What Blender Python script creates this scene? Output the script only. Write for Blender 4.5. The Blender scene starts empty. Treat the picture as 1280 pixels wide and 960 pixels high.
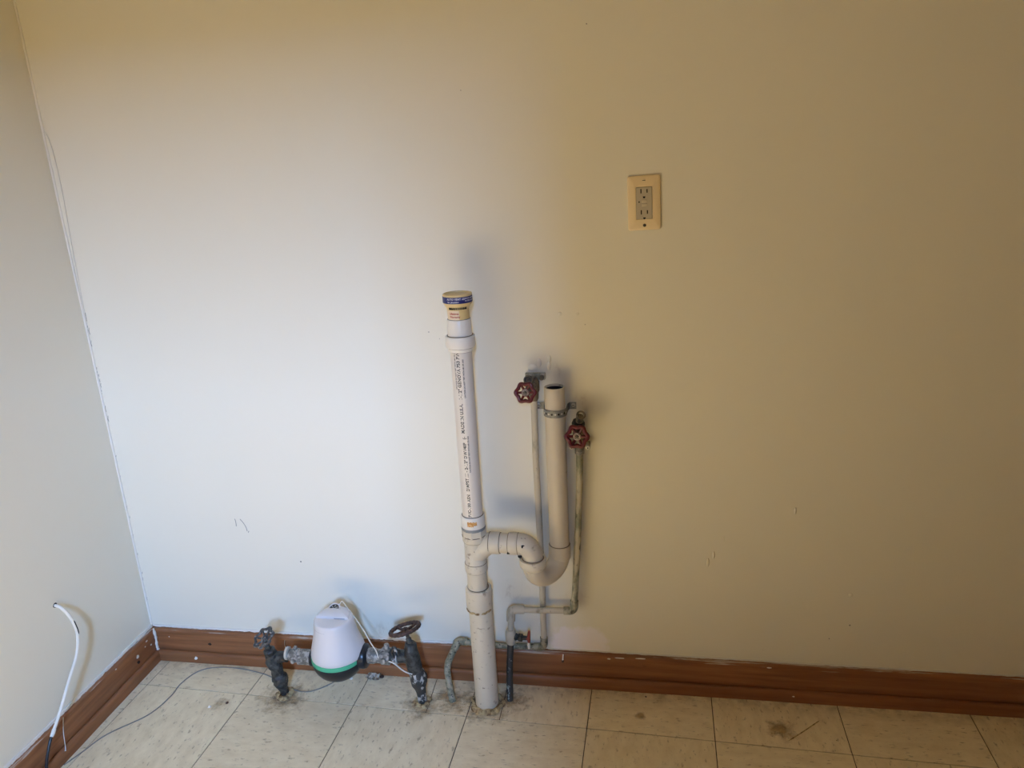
import bpy, bmesh, math, random
from mathutils import Vector, Matrix, noise as mnoise

scene = bpy.context.scene
COL = scene.collection
rnd = random.Random(7)
PI = math.pi

# ------------------------------------------------------------------ camera
cam_data = bpy.data.cameras.new('camera')
cam_data.sensor_fit = 'HORIZONTAL'
cam_data.sensor_width = 36.0
cam_data.lens = 926.4592 / 1280 * 36.0
cam_data.clip_start = 0.02
cam = bpy.data.objects.new('camera', cam_data)
COL.objects.link(cam)
yaw, pitch, roll = -0.1721, 0.2950, -0.0507
f = Vector((math.sin(yaw) * math.cos(pitch), math.cos(yaw) * math.cos(pitch), -math.sin(pitch)))
r0 = Vector((math.cos(yaw), -math.sin(yaw), 0))
u0 = r0.cross(f)
r = math.cos(roll) * r0 + math.sin(roll) * u0
u = -math.sin(roll) * r0 + math.cos(roll) * u0
M = Matrix((r, u, -f)).transposed().to_4x4()
M.translation = Vector((1.3876, -1.6620, 1.3454))
cam.matrix_world = M
scene.camera = cam

# ------------------------------------------------------------------ light
world = bpy.data.worlds.new('world')
scene.world = world
world.use_nodes = True
bgn = world.node_tree.nodes['Background']
bgn.inputs[0].default_value = (0.55, 0.72, 1.0, 1)
bgn.inputs[1].default_value = 0.05

sun_d = bpy.data.lights.new('sun', 'SUN')
sun_d.energy = 24.4
sun_d.angle = math.radians(0.6)
sun_d.color = (1.0, 0.892, 0.615)
sun = bpy.data.objects.new('sun', sun_d)
COL.objects.link(sun)
sun.rotation_euler = Vector((0.35, -1.2, 1.4)).to_track_quat('Z', 'Y').to_euler()
sun.location = (3, -8, 9)

sky_d = bpy.data.lights.new('daylight', 'AREA')     # the bright piece of sky that the window faces
sky_d.shape = 'RECTANGLE'
sky_d.size, sky_d.size_y = 0.44, 0.72
sky_d.energy = 302.0
sky_d.color = (0.288, 0.523, 1.0)
sky = bpy.data.objects.new('daylight', sky_d)
COL.objects.link(sky)
sky.location = (2.10, -5.0, 2.70)
sky.rotation_euler = (Vector(sky.location) - Vector((0.6, 0, 0.4))).to_track_quat('Z', 'Y').to_euler()

scene.view_settings.view_transform = 'Standard'
scene.view_settings.look = 'None'
scene.view_settings.gamma = 1.0
scene.view_settings.use_curve_mapping = False
scene.view_settings.exposure = 0.0
scene.cycles.use_denoising = True
scene.cycles.use_adaptive_sampling = False
scene.cycles.denoising_prefilter = 'ACCURATE'
scene.cycles.max_bounces = 10
scene.cycles.diffuse_bounces = 6
scene.cycles.sample_clamp_indirect = 0.0
scene.cycles.caustics_reflective = False
scene.cycles.caustics_refractive = False


# ------------------------------------------------------------------ materials
def lin(r, g, b):
    def c(v):
        v /= 255.0
        return v / 12.92 if v <= 0.04045 else ((v + 0.055) / 1.055) ** 2.4
    return (c(r), c(g), c(b), 1.0)


class NT:
    def __init__(self, name):
        self.m = bpy.data.materials.new(name)
        self.m.use_nodes = True
        self.t = self.m.node_tree
        self.b = self.t.nodes['Principled BSDF']
        self.geo = self.t.nodes.new('ShaderNodeNewGeometry')
        self.pos = self.geo.outputs['Position']

    def n(self, typ, **kw):
        nd = self.t.nodes.new(typ)
        for k, v in kw.items():
            setattr(nd, k, v)
        return nd

    def l(self, a, b):
        self.t.links.new(a, b)

    def noise(self, scale, detail=4, rough=0.55, stretch=None, offset=(0, 0, 0)):
        nd = self.n('ShaderNodeTexNoise')
        nd.inputs['Scale'].default_value = scale
        nd.inputs['Detail'].default_value = detail
        nd.inputs['Roughness'].default_value = rough
        mp = self.n('ShaderNodeMapping')
        mp.inputs['Scale'].default_value = stretch or (1, 1, 1)
        mp.inputs['Location'].default_value = offset
        self.l(self.pos, mp.inputs['Vector'])
        self.l(mp.outputs['Vector'], nd.inputs['Vector'])
        return nd.outputs['Fac']

    def ramp(self, fac, lo, hi, a=0.0, b=1.0):
        nd = self.n('ShaderNodeMapRange')
        nd.inputs['From Min'].default_value = lo
        nd.inputs['From Max'].default_value = hi
        nd.inputs['To Min'].default_value = a
        nd.inputs['To Max'].default_value = b
        self.l(fac, nd.inputs['Value'])
        return nd.outputs['Result']

    def math(self, op, a, b=None, clamp=False):
        nd = self.n('ShaderNodeMath', operation=op, use_clamp=clamp)
        for i, v in enumerate((a, b)):
            if v is None:
                continue
            if isinstance(v, (int, float)):
                nd.inputs[i].default_value = v
            else:
                self.l(v, nd.inputs[i])
        return nd.outputs[0]

    def mix(self, fac, a, b):
        nd = self.n('ShaderNodeMix', data_type='RGBA')
        if isinstance(fac, (int, float)):
            nd.inputs[0].default_value = fac
        else:
            self.l(fac, nd.inputs[0])
        for i, v in ((6, a), (7, b)):
            if isinstance(v, tuple):
                nd.inputs[i].default_value = v
            else:
                self.l(v, nd.inputs[i])
        return nd.outputs[2]

    def near(self, p, r_in, r_out):
        """1 within r_in of a point, 0 beyond r_out"""
        nd = self.n('ShaderNodeVectorMath', operation='DISTANCE')
        self.l(self.pos, nd.inputs[0])
        nd.inputs[1].default_value = p
        return self.ramp(nd.outputs['Value'], r_out, r_in)

    def sep(self):
        nd = self.n('ShaderNodeSeparateXYZ')
        self.l(self.pos, nd.inputs[0])
        return nd.outputs

    def bump(self, h, strength, dist):
        nd = self.n('ShaderNodeBump')
        nd.inputs['Strength'].default_value = strength
        nd.inputs['Distance'].default_value = dist
        self.l(h, nd.inputs['Height'])
        self.l(nd.outputs['Normal'], self.b.inputs['Normal'])

    def done(self, col, rough=0.5, metal=0.0, spec=0.5):
        for k, v in (('Base Color', col), ('Roughness', rough), ('Metallic', metal), ('Specular IOR Level', spec)):
            if isinstance(v, (int, float, tuple)):
                self.b.inputs[k].default_value = v
            else:
                self.l(v, self.b.inputs[k])
        return self.m


def plain(name, col, rough=0.5, metal=0.0, var=0.12, scale=60.0, spec=0.5):
    t = NT(name)
    nz = t.noise(scale)
    dark = tuple(c * (1 - var) for c in col[:3]) + (1,)
    light = tuple(min(1, c * (1 + var)) for c in col[:3]) + (1,)
    return t.done(t.mix(nz, dark, light), rough, metal, spec)


def two_tone(name, a, b, scale, lo, hi, rough=0.5, metal=0.0, stretch=None, bump=0.0, third=None, lo3=0.6, hi3=0.64, seed=0.0):
    """paint a over material b, worn through where a noise is high; third adds grime"""
    t = NT(name)
    k = t.ramp(t.noise(scale, 6, 0.62, stretch, (seed, seed * 1.7, -seed)), lo, hi)
    soft = t.noise(scale * 0.35, 3, 0.5, stretch, (3 + seed, 1, 2))
    base = t.mix(soft, tuple(c * 0.86 for c in a[:3]) + (1,), a)
    col = t.mix(k, base, b)
    if third:
        k3 = t.ramp(t.noise(scale * 1.9, 5, 0.6, stretch, (9 + seed, 4, 7)), lo3, hi3)
        col = t.mix(k3, col, third)
    if bump:
        t.bump(k, 0.6, -bump)
    return t.done(col, rough, metal)


def wall_material(name, patch):
    t = NT(name)
    lowf = t.noise(1.3, 3, 0.5)
    base = t.mix(lowf, (0.77, 0.73, 0.62, 1), (0.83, 0.79, 0.68, 1))
    fine = t.noise(260, 3, 0.6)
    mid = t.noise(9, 4, 0.6)
    col = base
    if patch:
        x, y, z = t.sep()
        # bare filler patch above the baseboard, beside the supply pipes
        edge = t.noise(38, 4, 0.6)
        mx = t.math('MULTIPLY', t.ramp(x, 1.135, 1.20), t.ramp(x, 1.355, 1.285))
        mz = t.ramp(z, 0.205, 0.135)
        m = t.math('MULTIPLY', mx, mz)
        m = t.ramp(t.math('ADD', m, t.math('MULTIPLY', edge, 0.7)), 0.80, 0.98)
        col = t.mix(m, col, (0.90, 0.85, 0.86, 1))
        # old brown water stains near the pipe penetrations
        sp = t.ramp(t.noise(55, 5, 0.65, (1, 1, 0.6)), 0.52, 0.66)
        st = None
        for px, pz, rr in ((1.165, 0.862, 0.035), (1.268, 0.79, 0.032), (1.20, 0.865, 0.03), (1.075, 0.26, 0.05), (1.24, 0.25, 0.04), (0.53, 0.115, 0.03), (0.70, 0.115, 0.05)):
            q = t.near((px, 0, pz), rr * 0.2, rr)
            st = q if st is None else t.math('MAXIMUM', st, q)
        st = t.math('MULTIPLY', st, t.math('ADD', t.math('MULTIPLY', sp, 0.28), 0.12))
        col = t.mix(st, col, (0.30, 0.21, 0.12, 1))
        # tiny dark specks
        vo = t.n('ShaderNodeTexVoronoi')
        vo.inputs['Scale'].default_value = 7.0
        t.l(t.pos, vo.inputs['Vector'])
        sk = t.ramp(vo.outputs['Distance'], 0.012, 0.006)
        col = t.mix(t.math('MULTIPLY', sk, 0.4), col, (0.12, 0.09, 0.07, 1))
    h = t.math('ADD', t.math('MULTIPLY', fine, 0.25), t.math('MULTIPLY', mid, 1.6))
    t.bump(h, 0.35, 0.0012)
    return t.done(col, 0.42, 0.0, 0.35)


def tile_material(name, turned):
    t = NT(name)
    sw = (lambda a, b: (b, a, 1)) if turned else (lambda a, b: (a, b, 1))
    oi = t.n('ShaderNodeObjectInfo')
    # every tile has its own cast and its own stretch of the pattern
    off = t.n('ShaderNodeVectorMath', operation='SCALE')
    cmb = t.n('ShaderNodeCombineXYZ')
    t.l(oi.outputs['Random'], cmb.inputs[0]); t.l(oi.outputs['Random'], cmb.inputs[1])
    t.l(cmb.outputs[0], off.inputs[0]); off.inputs['Scale'].default_value = 13.0
    add = t.n('ShaderNodeVectorMath', operation='ADD')
    t.l(t.geo.outputs['Position'], add.inputs[0]); t.l(off.outputs[0], add.inputs[1])
    world_pos = t.pos
    t.pos = add.outputs[0]
    st = t.noise(42, 5, 0.62, sw(0.45, 1.0))
    fl = t.noise(120, 4, 0.6, sw(0.38, 1.0), (4, 4, 0))
    fl2 = t.noise(75, 4, 0.6, sw(0.45, 1.1), (14, 9, 0))
    base = t.mix(t.ramp(st, 0.3, 0.7), (0.71, 0.585, 0.38, 1), (0.86, 0.745, 0.525, 1))
    base = t.mix(t.math('MULTIPLY', oi.outputs['Random'], 0.22), base, (0.70, 0.57, 0.36, 1))
    base = t.mix(t.math('MULTIPLY', t.ramp(fl, 0.60, 0.69), 0.62), base, (0.27, 0.20, 0.125, 1))
    base = t.mix(t.math('MULTIPLY', t.ramp(fl2, 0.62, 0.70), 0.55), base, (0.30, 0.19, 0.10, 1))
    t.pos = world_pos
    # rust and mortar stains round the pipes, patchy brown darkening towards the wall
    g = t.noise(30, 6, 0.68)
    m = None
    for px, py, rr in ((0.462, -0.135, 0.105), (0.838, -0.125, 0.085), (1.012, -0.118, 0.095), (0.92, -0.11, 0.07), (1.07, -0.09, 0.075), (0.30, -0.18, 0.035), (1.735, -0.125, 0.060), (0.96, -0.10, 0.06), (1.40, -0.11, 0.022), (0.895, -0.09, 0.05)):
        q = t.near((px, py, 0), rr * 0.15, rr)
        m = q if m is None else t.math('MAXIMUM', m, q)
    m2 = t.ramp(t.math('ADD', t.math('MULTIPLY', m, 0.42), g), 0.66, 0.92)
    base = t.mix(t.math('MULTIPLY', m2, 0.80), base, t.mix(t.ramp(t.noise(60, 4, 0.6, None, (7, 3, 0)), 0.42, 0.62), (0.36, 0.215, 0.085, 1), (0.11, 0.065, 0.035, 1)))
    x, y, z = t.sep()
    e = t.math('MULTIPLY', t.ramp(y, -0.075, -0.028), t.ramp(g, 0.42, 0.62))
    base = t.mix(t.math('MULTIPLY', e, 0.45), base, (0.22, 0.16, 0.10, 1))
    t.bump(fl, 0.12, 0.0006)
    return t.done(base, t.ramp(st, 0.2, 0.8, 0.42, 0.62), 0.0, 0.4)


def wood_material(name, along):
    t = NT(name)
    s = (0.05, 1, 1) if along == 'x' else (1, 0.05, 1)
    g = t.noise(70, 6, 0.6, s)
    w = t.noise(9, 4, 0.6, s)
    base = t.mix(t.ramp(g, 0.3, 0.7), (0.150, 0.052, 0.020, 1), (0.375, 0.155, 0.062, 1))
    base = t.mix(t.ramp(w, 0.40, 0.75), base, (0.25, 0.095, 0.036, 1))
    k = t.ramp(t.noise(24, 6, 0.66, (0.25, 0.25, 1)), 0.66, 0.74)
    base = t.mix(t.math('MULTIPLY', k, 0.7), base, (0.055, 0.022, 0.012, 1))
    x, y, z = t.sep()
    top = t.math('ADD', t.ramp(z, 0.070, 0.100, 0, 0.34), t.noise(95, 5, 0.7, s if along == 'x' else s))
    base = t.mix(t.math('MULTIPLY', t.ramp(top, 0.82, 0.90), 0.7), base, (0.62, 0.56, 0.48, 1))
    t.bump(g, 0.25, 0.0008)
    return t.done(base, 0.36, 0.0, 0.5)


M_WALL = wall_material('wall_paint', True)
M_WALL2 = wall_material('wall_paint_plain', False)
M_UNSEEN = plain('brown_unseen_wall', (0.20, 0.125, 0.065, 1), 0.6, var=0.2, scale=6)  # invented dark brown for the unseen walls, to cut bounce and warm the light
M_CEIL = plain('ceiling_paint', (0.74, 0.64, 0.48, 1), 0.8, var=0.03)
M_SLAB = plain('tile_joint', (0.075, 0.05, 0.03, 1), 0.9, var=0.3)
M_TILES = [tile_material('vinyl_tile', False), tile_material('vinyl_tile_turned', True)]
M_WOODX = wood_material('stained_wood_x', 'x')
M_WOODY = wood_material('stained_wood_y', 'y')
M_PAINTCHIP = plain('loose_paint', (0.80, 0.76, 0.70, 1), 0.6, var=0.08)
M_SCRAP = two_tone('weathered_flake', (0.56, 0.49, 0.40, 1), (0.24, 0.18, 0.12, 1), 110, 0.50, 0.60, 0.7)
M_CAULK = plain('caulk', (0.74, 0.71, 0.65, 1), 0.6, var=0.15, scale=90)
M_HOLE = plain('dark_hole', (0.012, 0.009, 0.008, 1), 0.9, var=0.2)
M_SCUFF = plain('scuff', (0.30, 0.28, 0.26, 1), 0.8, var=0.3)

M_JOINT = plain('joint_grime', (0.21, 0.155, 0.105, 1), 0.8, var=0.3)
M_PVC = plain('white_pvc', (0.73, 0.665, 0.585, 1), 0.30, var=0.04, scale=25)
M_PVCW = plain('white_fitting', (0.80, 0.75, 0.67, 1), 0.30, var=0.03, scale=25)
M_PAINTED = two_tone('painted_drain_pipe', (0.70, 0.625, 0.49, 1), (0.30, 0.23, 0.16, 1), 42, 0.61, 0.70, 0.42, bump=0.0005, third=(0.24, 0.19, 0.14, 1), lo3=0.645, hi3=0.72)
M_PAINTED2 = two_tone('painted_washer_pipe', (0.66, 0.58, 0.445, 1), (0.34, 0.27, 0.19, 1), 34, 0.66, 0.75, 0.40, bump=0.0004, third=(0.16, 0.12, 0.09, 1), lo3=0.70, hi3=0.75, seed=5)
M_COPPER = two_tone('painted_copper', (0.52, 0.47, 0.35, 1), (0.21, 0.215, 0.15, 1), 40, 0.47, 0.60, 0.5, bump=0.0006, third=(0.06, 0.05, 0.04, 1), lo3=0.60, hi3=0.66, stretch=(1, 1, 0.45))
M_COPPERL = two_tone('painted_copper_riser', (0.58, 0.52, 0.41, 1), (0.30, 0.27, 0.20, 1), 40, 0.56, 0.70, 0.5, bump=0.0004, third=(0.12, 0.10, 0.07, 1), lo3=0.67, hi3=0.73, stretch=(1, 1, 0.35), seed=3)
M_VERD = two_tone('verdigris_copper', (0.38, 0.34, 0.235, 1), (0.17, 0.165, 0.105, 1), 55, 0.45, 0.56, 0.6, bump=0.0008, third=(0.05, 0.045, 0.035, 1), lo3=0.58, hi3=0.64, seed=8)
M_DARKCU = two_tone('tarnished_copper', (0.045, 0.040, 0.035, 1), (0.38, 0.42, 0.38, 1), 60, 0.57, 0.62, 0.55, bump=-0.0006, stretch=(1, 1, 0.6))
M_IRON = two_tone('tarnished_brass', (0.034, 0.031, 0.028, 1), (0.075, 0.078, 0.070, 1), 70, 0.45, 0.60, 0.46, metal=0.25, bump=0.0012, third=(0.20, 0.19, 0.165, 1), lo3=0.66, hi3=0.72)
M_IRONW = two_tone('brass_with_white_flakes', (0.050, 0.046, 0.042, 1), (0.50, 0.48, 0.44, 1), 55, 0.53, 0.57, 0.5, metal=0.1, bump=-0.001, stretch=(1, 1, 0.7), seed=2)
M_UNION = two_tone('grey_union_metal', (0.17, 0.16, 0.14, 1), (0.40, 0.375, 0.335, 1), 80, 0.46, 0.58, 0.5, metal=0.15, bump=-0.0008, third=(0.06, 0.055, 0.05, 1), lo3=0.59, hi3=0.64)
M_RUSTWHEEL = two_tone('rusted_iron', (0.055, 0.028, 0.020, 1), (0.13, 0.065, 0.042, 1), 120, 0.45, 0.65, 0.65, bump=0.0008)
M_GREYWHEEL = two_tone('weathered_iron', (0.085, 0.08, 0.075, 1), (0.30, 0.28, 0.26, 1), 130, 0.50, 0.64, 0.55, metal=0.2, bump=0.0006)
M_RED = two_tone('red_enamel', (0.135, 0.010, 0.012, 1), (0.06, 0.008, 0.010, 1), 150, 0.5, 0.7, 0.28)
M_HUB = two_tone('worn_hub', (0.48, 0.40, 0.34, 1), (0.20, 0.12, 0.09, 1), 200, 0.5, 0.62, 0.5)
M_GALV = two_tone('galvanised_strap', (0.25, 0.245, 0.23, 1), (0.14, 0.135, 0.12, 1), 120, 0.5, 0.65, 0.42, metal=0.35)
M_SCREW = plain('screw_head', (0.60, 0.57, 0.50, 1), 0.4, 0.2)
M_BRASS = two_tone('dull_brass', (0.20, 0.16, 0.11, 1), (0.07, 0.065, 0.05, 1), 110, 0.48, 0.6, 0.5, metal=0.3)
M_METER = plain('meter_white_plastic', (0.70, 0.665, 0.655, 1), 0.38, var=0.02, scale=12)
M_GREEN = plain('meter_green_band', (0.075, 0.44, 0.24, 1), 0.4, var=0.05)
M_BLACK = plain('black_rubber', (0.012, 0.013, 0.017, 1), 0.32, var=0.3)
M_DIAL = plain('dark_dial', (0.02, 0.02, 0.025, 1), 0.15)
M_WIRE = plain('grey_wire', (0.25, 0.235, 0.21, 1), 0.5)
M_WIREW = plain('pale_wire', (0.66, 0.62, 0.54, 1), 0.5)
M_COAX = plain('white_cable', (0.80, 0.77, 0.70, 1), 0.35, var=0.05)
M_CAPY = plain('yellowed_abs', (0.70, 0.53, 0.25, 1), 0.38, var=0.08, scale=40)
M_BLUE = plain('blue_label', (0.012, 0.016, 0.13, 1), 0.35, var=0.1)
M_LABEL = plain('pale_label', (0.76, 0.62, 0.44, 1), 0.45, var=0.06)
M_INKW = plain('white_ink', (0.55, 0.56, 0.66, 1), 0.5)
M_INKR = plain('red_ink', (0.42, 0.07, 0.06, 1), 0.5)
M_INK = plain('black_ink', (0.035, 0.033, 0.036, 1), 0.5)
M_ORANGE = two_tone('orange_tag', (0.56, 0.26, 0.06, 1), (0.72, 0.48, 0.25, 1), 160, 0.5, 0.62, 0.5)
M_GASKET = plain('grey_gasket', (0.24, 0.25, 0.25, 1), 0.5)
M_PLATE = plain('almond_plastic', (0.82, 0.66, 0.41, 1), 0.30, var=0.02, scale=20)
M_RECEPT = plain('grey_receptacle', (0.50, 0.44, 0.33, 1), 0.35, var=0.03, scale=20)
M_BUTTON = plain('receptacle_button', (0.58, 0.50, 0.37, 1), 0.35, var=0.03)
M_MORTAR = two_tone('crumbled_mortar', (0.54, 0.40, 0.20, 1), (0.17, 0.095, 0.045, 1), 90, 0.45, 0.6, 0.9)
M_REDLEVER = plain('red_lever_paint', (0.22, 0.035, 0.025, 1), 0.4)


# ------------------------------------------------------------------ mesh helpers
class MB:
    def __init__(self):
        self.v, self.f = [], []

    def add(self, vs, fs):
        o = len(self.v)
        self.v += [Vector(p) for p in vs]
        self.f += [tuple(i + o for i in q) for q in fs]
        return self

    def lathe(self, prof, origin=(0, 0, 0), axis=(0, 0, 1), segs=32, caps=True, squash=None):
        """prof: list of (radius, height along axis)"""
        q = Vector(axis).normalized().to_track_quat('Z', 'Y').to_matrix()
        o = Vector(origin)
        vs, fs = [], []
        for rr, h in prof:
            for k in range(segs):
                a = 2 * PI * k / segs
                vs.append(o + q @ Vector((rr * math.cos(a), rr * math.sin(a), h)))
        n = len(prof)
        for i in range(n - 1):
            for k in range(segs):
                k2 = (k + 1) % segs
                fs.append((i * segs + k, i * segs + k2, (i + 1) * segs + k2, (i + 1) * segs + k))
        if caps:
            fs.append(tuple(reversed(range(segs))))
            fs.append(tuple((n - 1) * segs + k for k in range(segs)))
        return self.add(vs, fs)

    def tube(self, path, radii, segs=20, caps=True, lump=0.0, seed=0.0):
        P = [Vector(p) for p in path]
        n = len(P)
        if isinstance(radii, (int, float)):
            radii = [radii] * n
        tang = []
        for i in range(n):
            a = P[max(i - 1, 0)]
            b = P[min(i + 1, n - 1)]
            tang.append((b - a).normalized())
        nrm = tang[0].orthogonal().normalized()
        vs, fs = [], []
        for i in range(n):
            if i:
                nrm = (tang[i - 1].rotation_difference(tang[i])) @ nrm
            nrm = (nrm - tang[i] * nrm.dot(tang[i])).normalized()
            bn = tang[i].cross(nrm)
            for k in range(segs):
                a = 2 * PI * k / segs
                d = nrm * math.cos(a) + bn * math.sin(a)
                rr = radii[i]
                if lump:
                    rr *= 1 + lump * (mnoise.noise((P[i] + d * radii[i]) * 55 + Vector((seed, 0, 0))) + 0.5 * mnoise.noise((P[i] + d * radii[i]) * 140 + Vector((seed, 3, 0))))
                vs.append(P[i] + d * rr)
        for i in range(n - 1):
            for k in range(segs):
                k2 = (k + 1) % segs
                fs.append((i * segs + k, i * segs + k2, (i + 1) * segs + k2, (i + 1) * segs + k))
        if caps:
            fs.append(tuple(reversed(range(segs))))
            fs.append(tuple((n - 1) * segs + k for k in range(segs)))
        return self.add(vs, fs)

    def torus(self, c, axis, R, rr, segs=36, ts=10, lobes=0, amp=0.0, flat=1.0):
        q = Vector(axis).normalized().to_track_quat('Z', 'Y').to_matrix()
        c = Vector(c)
        vs, fs = [], []
        for i in range(segs):
            a = 2 * PI * i / segs
            RR = R * (1 + amp * math.cos(lobes * a))
            for j in range(ts):
                b = 2 * PI * j / ts
                rad = RR + rr * math.cos(b)
                vs.append(c + q @ Vector((rad * math.cos(a), rad * math.sin(a), rr * flat * math.sin(b))))
        for i in range(segs):
            for j in range(ts):
                i2, j2 = (i + 1) % segs, (j + 1) % ts
                fs.append((i * ts + j, i2 * ts + j, i2 * ts + j2, i * ts + j2))
        return self.add(vs, fs)

    def box(self, lo, hi, mat=None):
        x0, y0, z0 = lo
        x1, y1, z1 = hi
        vs = [Vector(p) for p in ((x0, y0, z0), (x1, y0, z0), (x1, y1, z0), (x0, y1, z0), (x0, y0, z1), (x1, y0, z1), (x1, y1, z1), (x0, y1, z1))]
        if mat:
            vs = [mat @ p for p in vs]
        return self.add(vs, [(3, 2, 1, 0), (4, 5, 6, 7), (0, 1, 5, 4), (1, 2, 6, 5), (2, 3, 7, 6), (3, 0, 4, 7)])

    def prism(self, poly, ext, fn):
        """poly: 2-D outline, extruded by ext; fn(a, b, h) -> 3-D point"""
        n = len(poly)
        vs = [fn(a, b, 0) for a, b in poly] + [fn(a, b, ext) for a, b in poly]
        fs = [tuple(reversed(range(n))), tuple(range(n, 2 * n))]
        for i in range(n):
            j = (i + 1) % n
            fs.append((i, j, n + j, n + i))
        return self.add(vs, fs)

    def mesh(self, name, origin=(0, 0, 0), bevel=0.0, bseg=2, smooth=True, angle=35):
        bm = bmesh.new()
        o = Vector(origin)
        bv = [bm.verts.new(p - o) for p in self.v]
        for q in self.f:
            try:
                bm.faces.new([bv[i] for i in q])
            except ValueError:
                pass
        bmesh.ops.recalc_face_normals(bm, faces=bm.faces)
        if bevel:
            es = [e for e in bm.edges if len(e.link_faces) == 2 and e.calc_face_angle(0) > math.radians(40)]
            bmesh.ops.bevel(bm, geom=es, offset=bevel, segments=bseg, affect='EDGES', profile=0.5, clamp_overlap=True)
        me = bpy.data.meshes.new(name)
        bm.to_mesh(me)
        bm.free()
        if smooth:
            me.shade_smooth()
            me.set_sharp_from_angle(angle=math.radians(angle))
        return me


def root_of(o):
    while o.parent:
        o = o.parent
    return o


def put(name, mb, mat, parent=None, origin=None, **kw):
    """one mesh object; its vertices are given in world coordinates"""
    if parent is not None:
        org = root_of(parent).location.copy()
    else:
        org = Vector(origin) if origin is not None else Vector((0, 0, 0))
    me = mb.mesh(name, org, **kw)
    o = bpy.data.objects.new(name, me)
    COL.objects.link(o)
    me.materials.append(mat)
    if parent is not None:
        o.parent = parent
    else:
        o.location = org
    return o


def tag(o, label, cat, group=None):
    o['label'] = label
    o['category'] = cat
    if group:
        o['group'] = group
    return o


def thing(name, loc, label, cat, group=None):
    o = bpy.data.objects.new(name, None)
    o.empty_display_size = 0.02
    COL.objects.link(o)
    o.location = loc
    return tag(o, label, cat, group)


def structure(o, label=None):
    o['kind'] = 'structure'
    if label:
        o['label'] = label
    return o


def arc(c, a, b, n, e1, e2, rad):
    c, e1, e2 = Vector(c), Vector(e1), Vector(e2)
    return [c + (e1 * math.cos(a + (b - a) * i / n) + e2 * math.sin(a + (b - a) * i / n)) * rad for i in range(n + 1)]


def smooth_path(pts, n=8):
    P = [Vector(p) for p in pts]
    out = []
    for i in range(len(P) - 1):
        p0, p1, p2, p3 = P[max(i - 1, 0)], P[i], P[i + 1], P[min(i + 2, len(P) - 1)]
        for k in range(n):
            t = k / n
            out.append(0.5 * ((2 * p1) + (-p0 + p2) * t + (2 * p0 - 5 * p1 + 4 * p2 - p3) * t * t + (-p0 + 3 * p1 - 3 * p2 + p3) * t ** 3))
    out.append(P[-1])
    return out


def bent(corners, rad, n=7):
    """polyline with rounded corners"""
    P = [Vector(p) for p in corners]
    out = [P[0]]
    for i in range(1, len(P) - 1):
        a = (P[i - 1] - P[i]); b = (P[i + 1] - P[i])
        d = min(rad, a.length * 0.49, b.length * 0.49)
        s, e = P[i] + a.normalized() * d, P[i] + b.normalized() * d
        for k in range(n + 1):
            t = k / n
            out.append((1 - t) ** 2 * s + 2 * t * (1 - t) * P[i] + t * t * e)
    out.append(P[-1])
    return out


def text_faces(body, size):
    """flat lettering as vertices and faces, left aligned on the origin"""
    cu = bpy.data.curves.new('lettering', 'FONT')
    cu.body = body
    cu.size = size
    cu.resolution_u = 2
    cu.offset = size * 0.035
    ob = bpy.data.objects.new('lettering', cu)
    COL.objects.link(ob)
    dg = bpy.context.evaluated_depsgraph_get()
    me = bpy.data.meshes.new_from_object(ob.evaluated_get(dg))
    vs = [v.co.copy() for v in me.vertices]
    fs = [tuple(p.vertices) for p in me.polygons]
    bpy.data.objects.remove(ob)
    bpy.data.curves.remove(cu)
    bpy.data.meshes.remove(me)
    return vs, fs


def wrap_text(mb, body, size, cx, cy, rad, theta, z, vertical=False, bold=0.0):
    """lettering wrapped on a vertical cylinder; theta 0 faces -y, positive towards +x"""
    vs, fs = text_faces(body, size)
    out = []
    for v in vs:
        if vertical:                       # reads from bottom to top
            th, zz = theta - v.y / rad, z + v.x
        else:
            th, zz = theta + v.x / rad, z + v.y
        out.append((cx + rad * math.sin(th), cy - rad * math.cos(th), zz))
    mb.add(out, fs)
    return mb


# ------------------------------------------------------------------ room shell
RX, RY, RZ = 3.6, -2.6, 2.45
WX0, WX1, WZ0, WZ1 = 0.30, 1.60, 0.40, 2.03           # window in the wall behind the camera
wall_back = structure(put('wall_back', MB().box((-0.1, 0, -0.05), (RX + 0.1, 0.1, RZ)), M_WALL, smooth=False), 'off-white painted wall that carries the pipes and the outlet')
wall_left = structure(put('wall_left', MB().box((-0.1, RY, -0.05), (0, 0, RZ)), M_WALL2, smooth=False), 'off-white painted side wall with a cable coming out of it')
wall_right = structure(put('wall_right', MB().box((RX, RY, -0.05), (RX + 0.1, 0, RZ)), M_UNSEEN, smooth=False))
wf = MB()
wf.box((-0.1, RY - 0.1, -0.05), (WX0, RY, RZ)).box((WX1, RY - 0.1, -0.05), (RX + 0.1, RY, RZ))
wf.box((WX0, RY - 0.1, -0.05), (WX1, RY, WZ0)).box((WX0, RY - 0.1, WZ1), (WX1, RY, RZ))
wall_front = structure(put('wall_front', wf, M_UNSEEN, smooth=False))
ceiling = structure(put('ceiling', MB().box((-0.1, RY - 0.1, RZ), (RX + 0.1, 0.1, RZ + 0.1)), M_CEIL, smooth=False))
window_1 = MB()
for lo, hi in (((WX0 - 0.07, RY, WZ0 - 0.07), (WX0, RY + 0.018, WZ1 + 0.07)), ((WX1, RY, WZ0 - 0.07), (WX1 + 0.07, RY + 0.018, WZ1 + 0.07)),
               ((WX0, RY, WZ1), (WX1, RY + 0.018, WZ1 + 0.07)), ((WX0, RY, WZ0 - 0.07), (WX1, RY + 0.03, WZ0))):
    window_1.box(lo, hi)
structure(put('window_1', window_1, M_WOODX, smooth=False))

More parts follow.
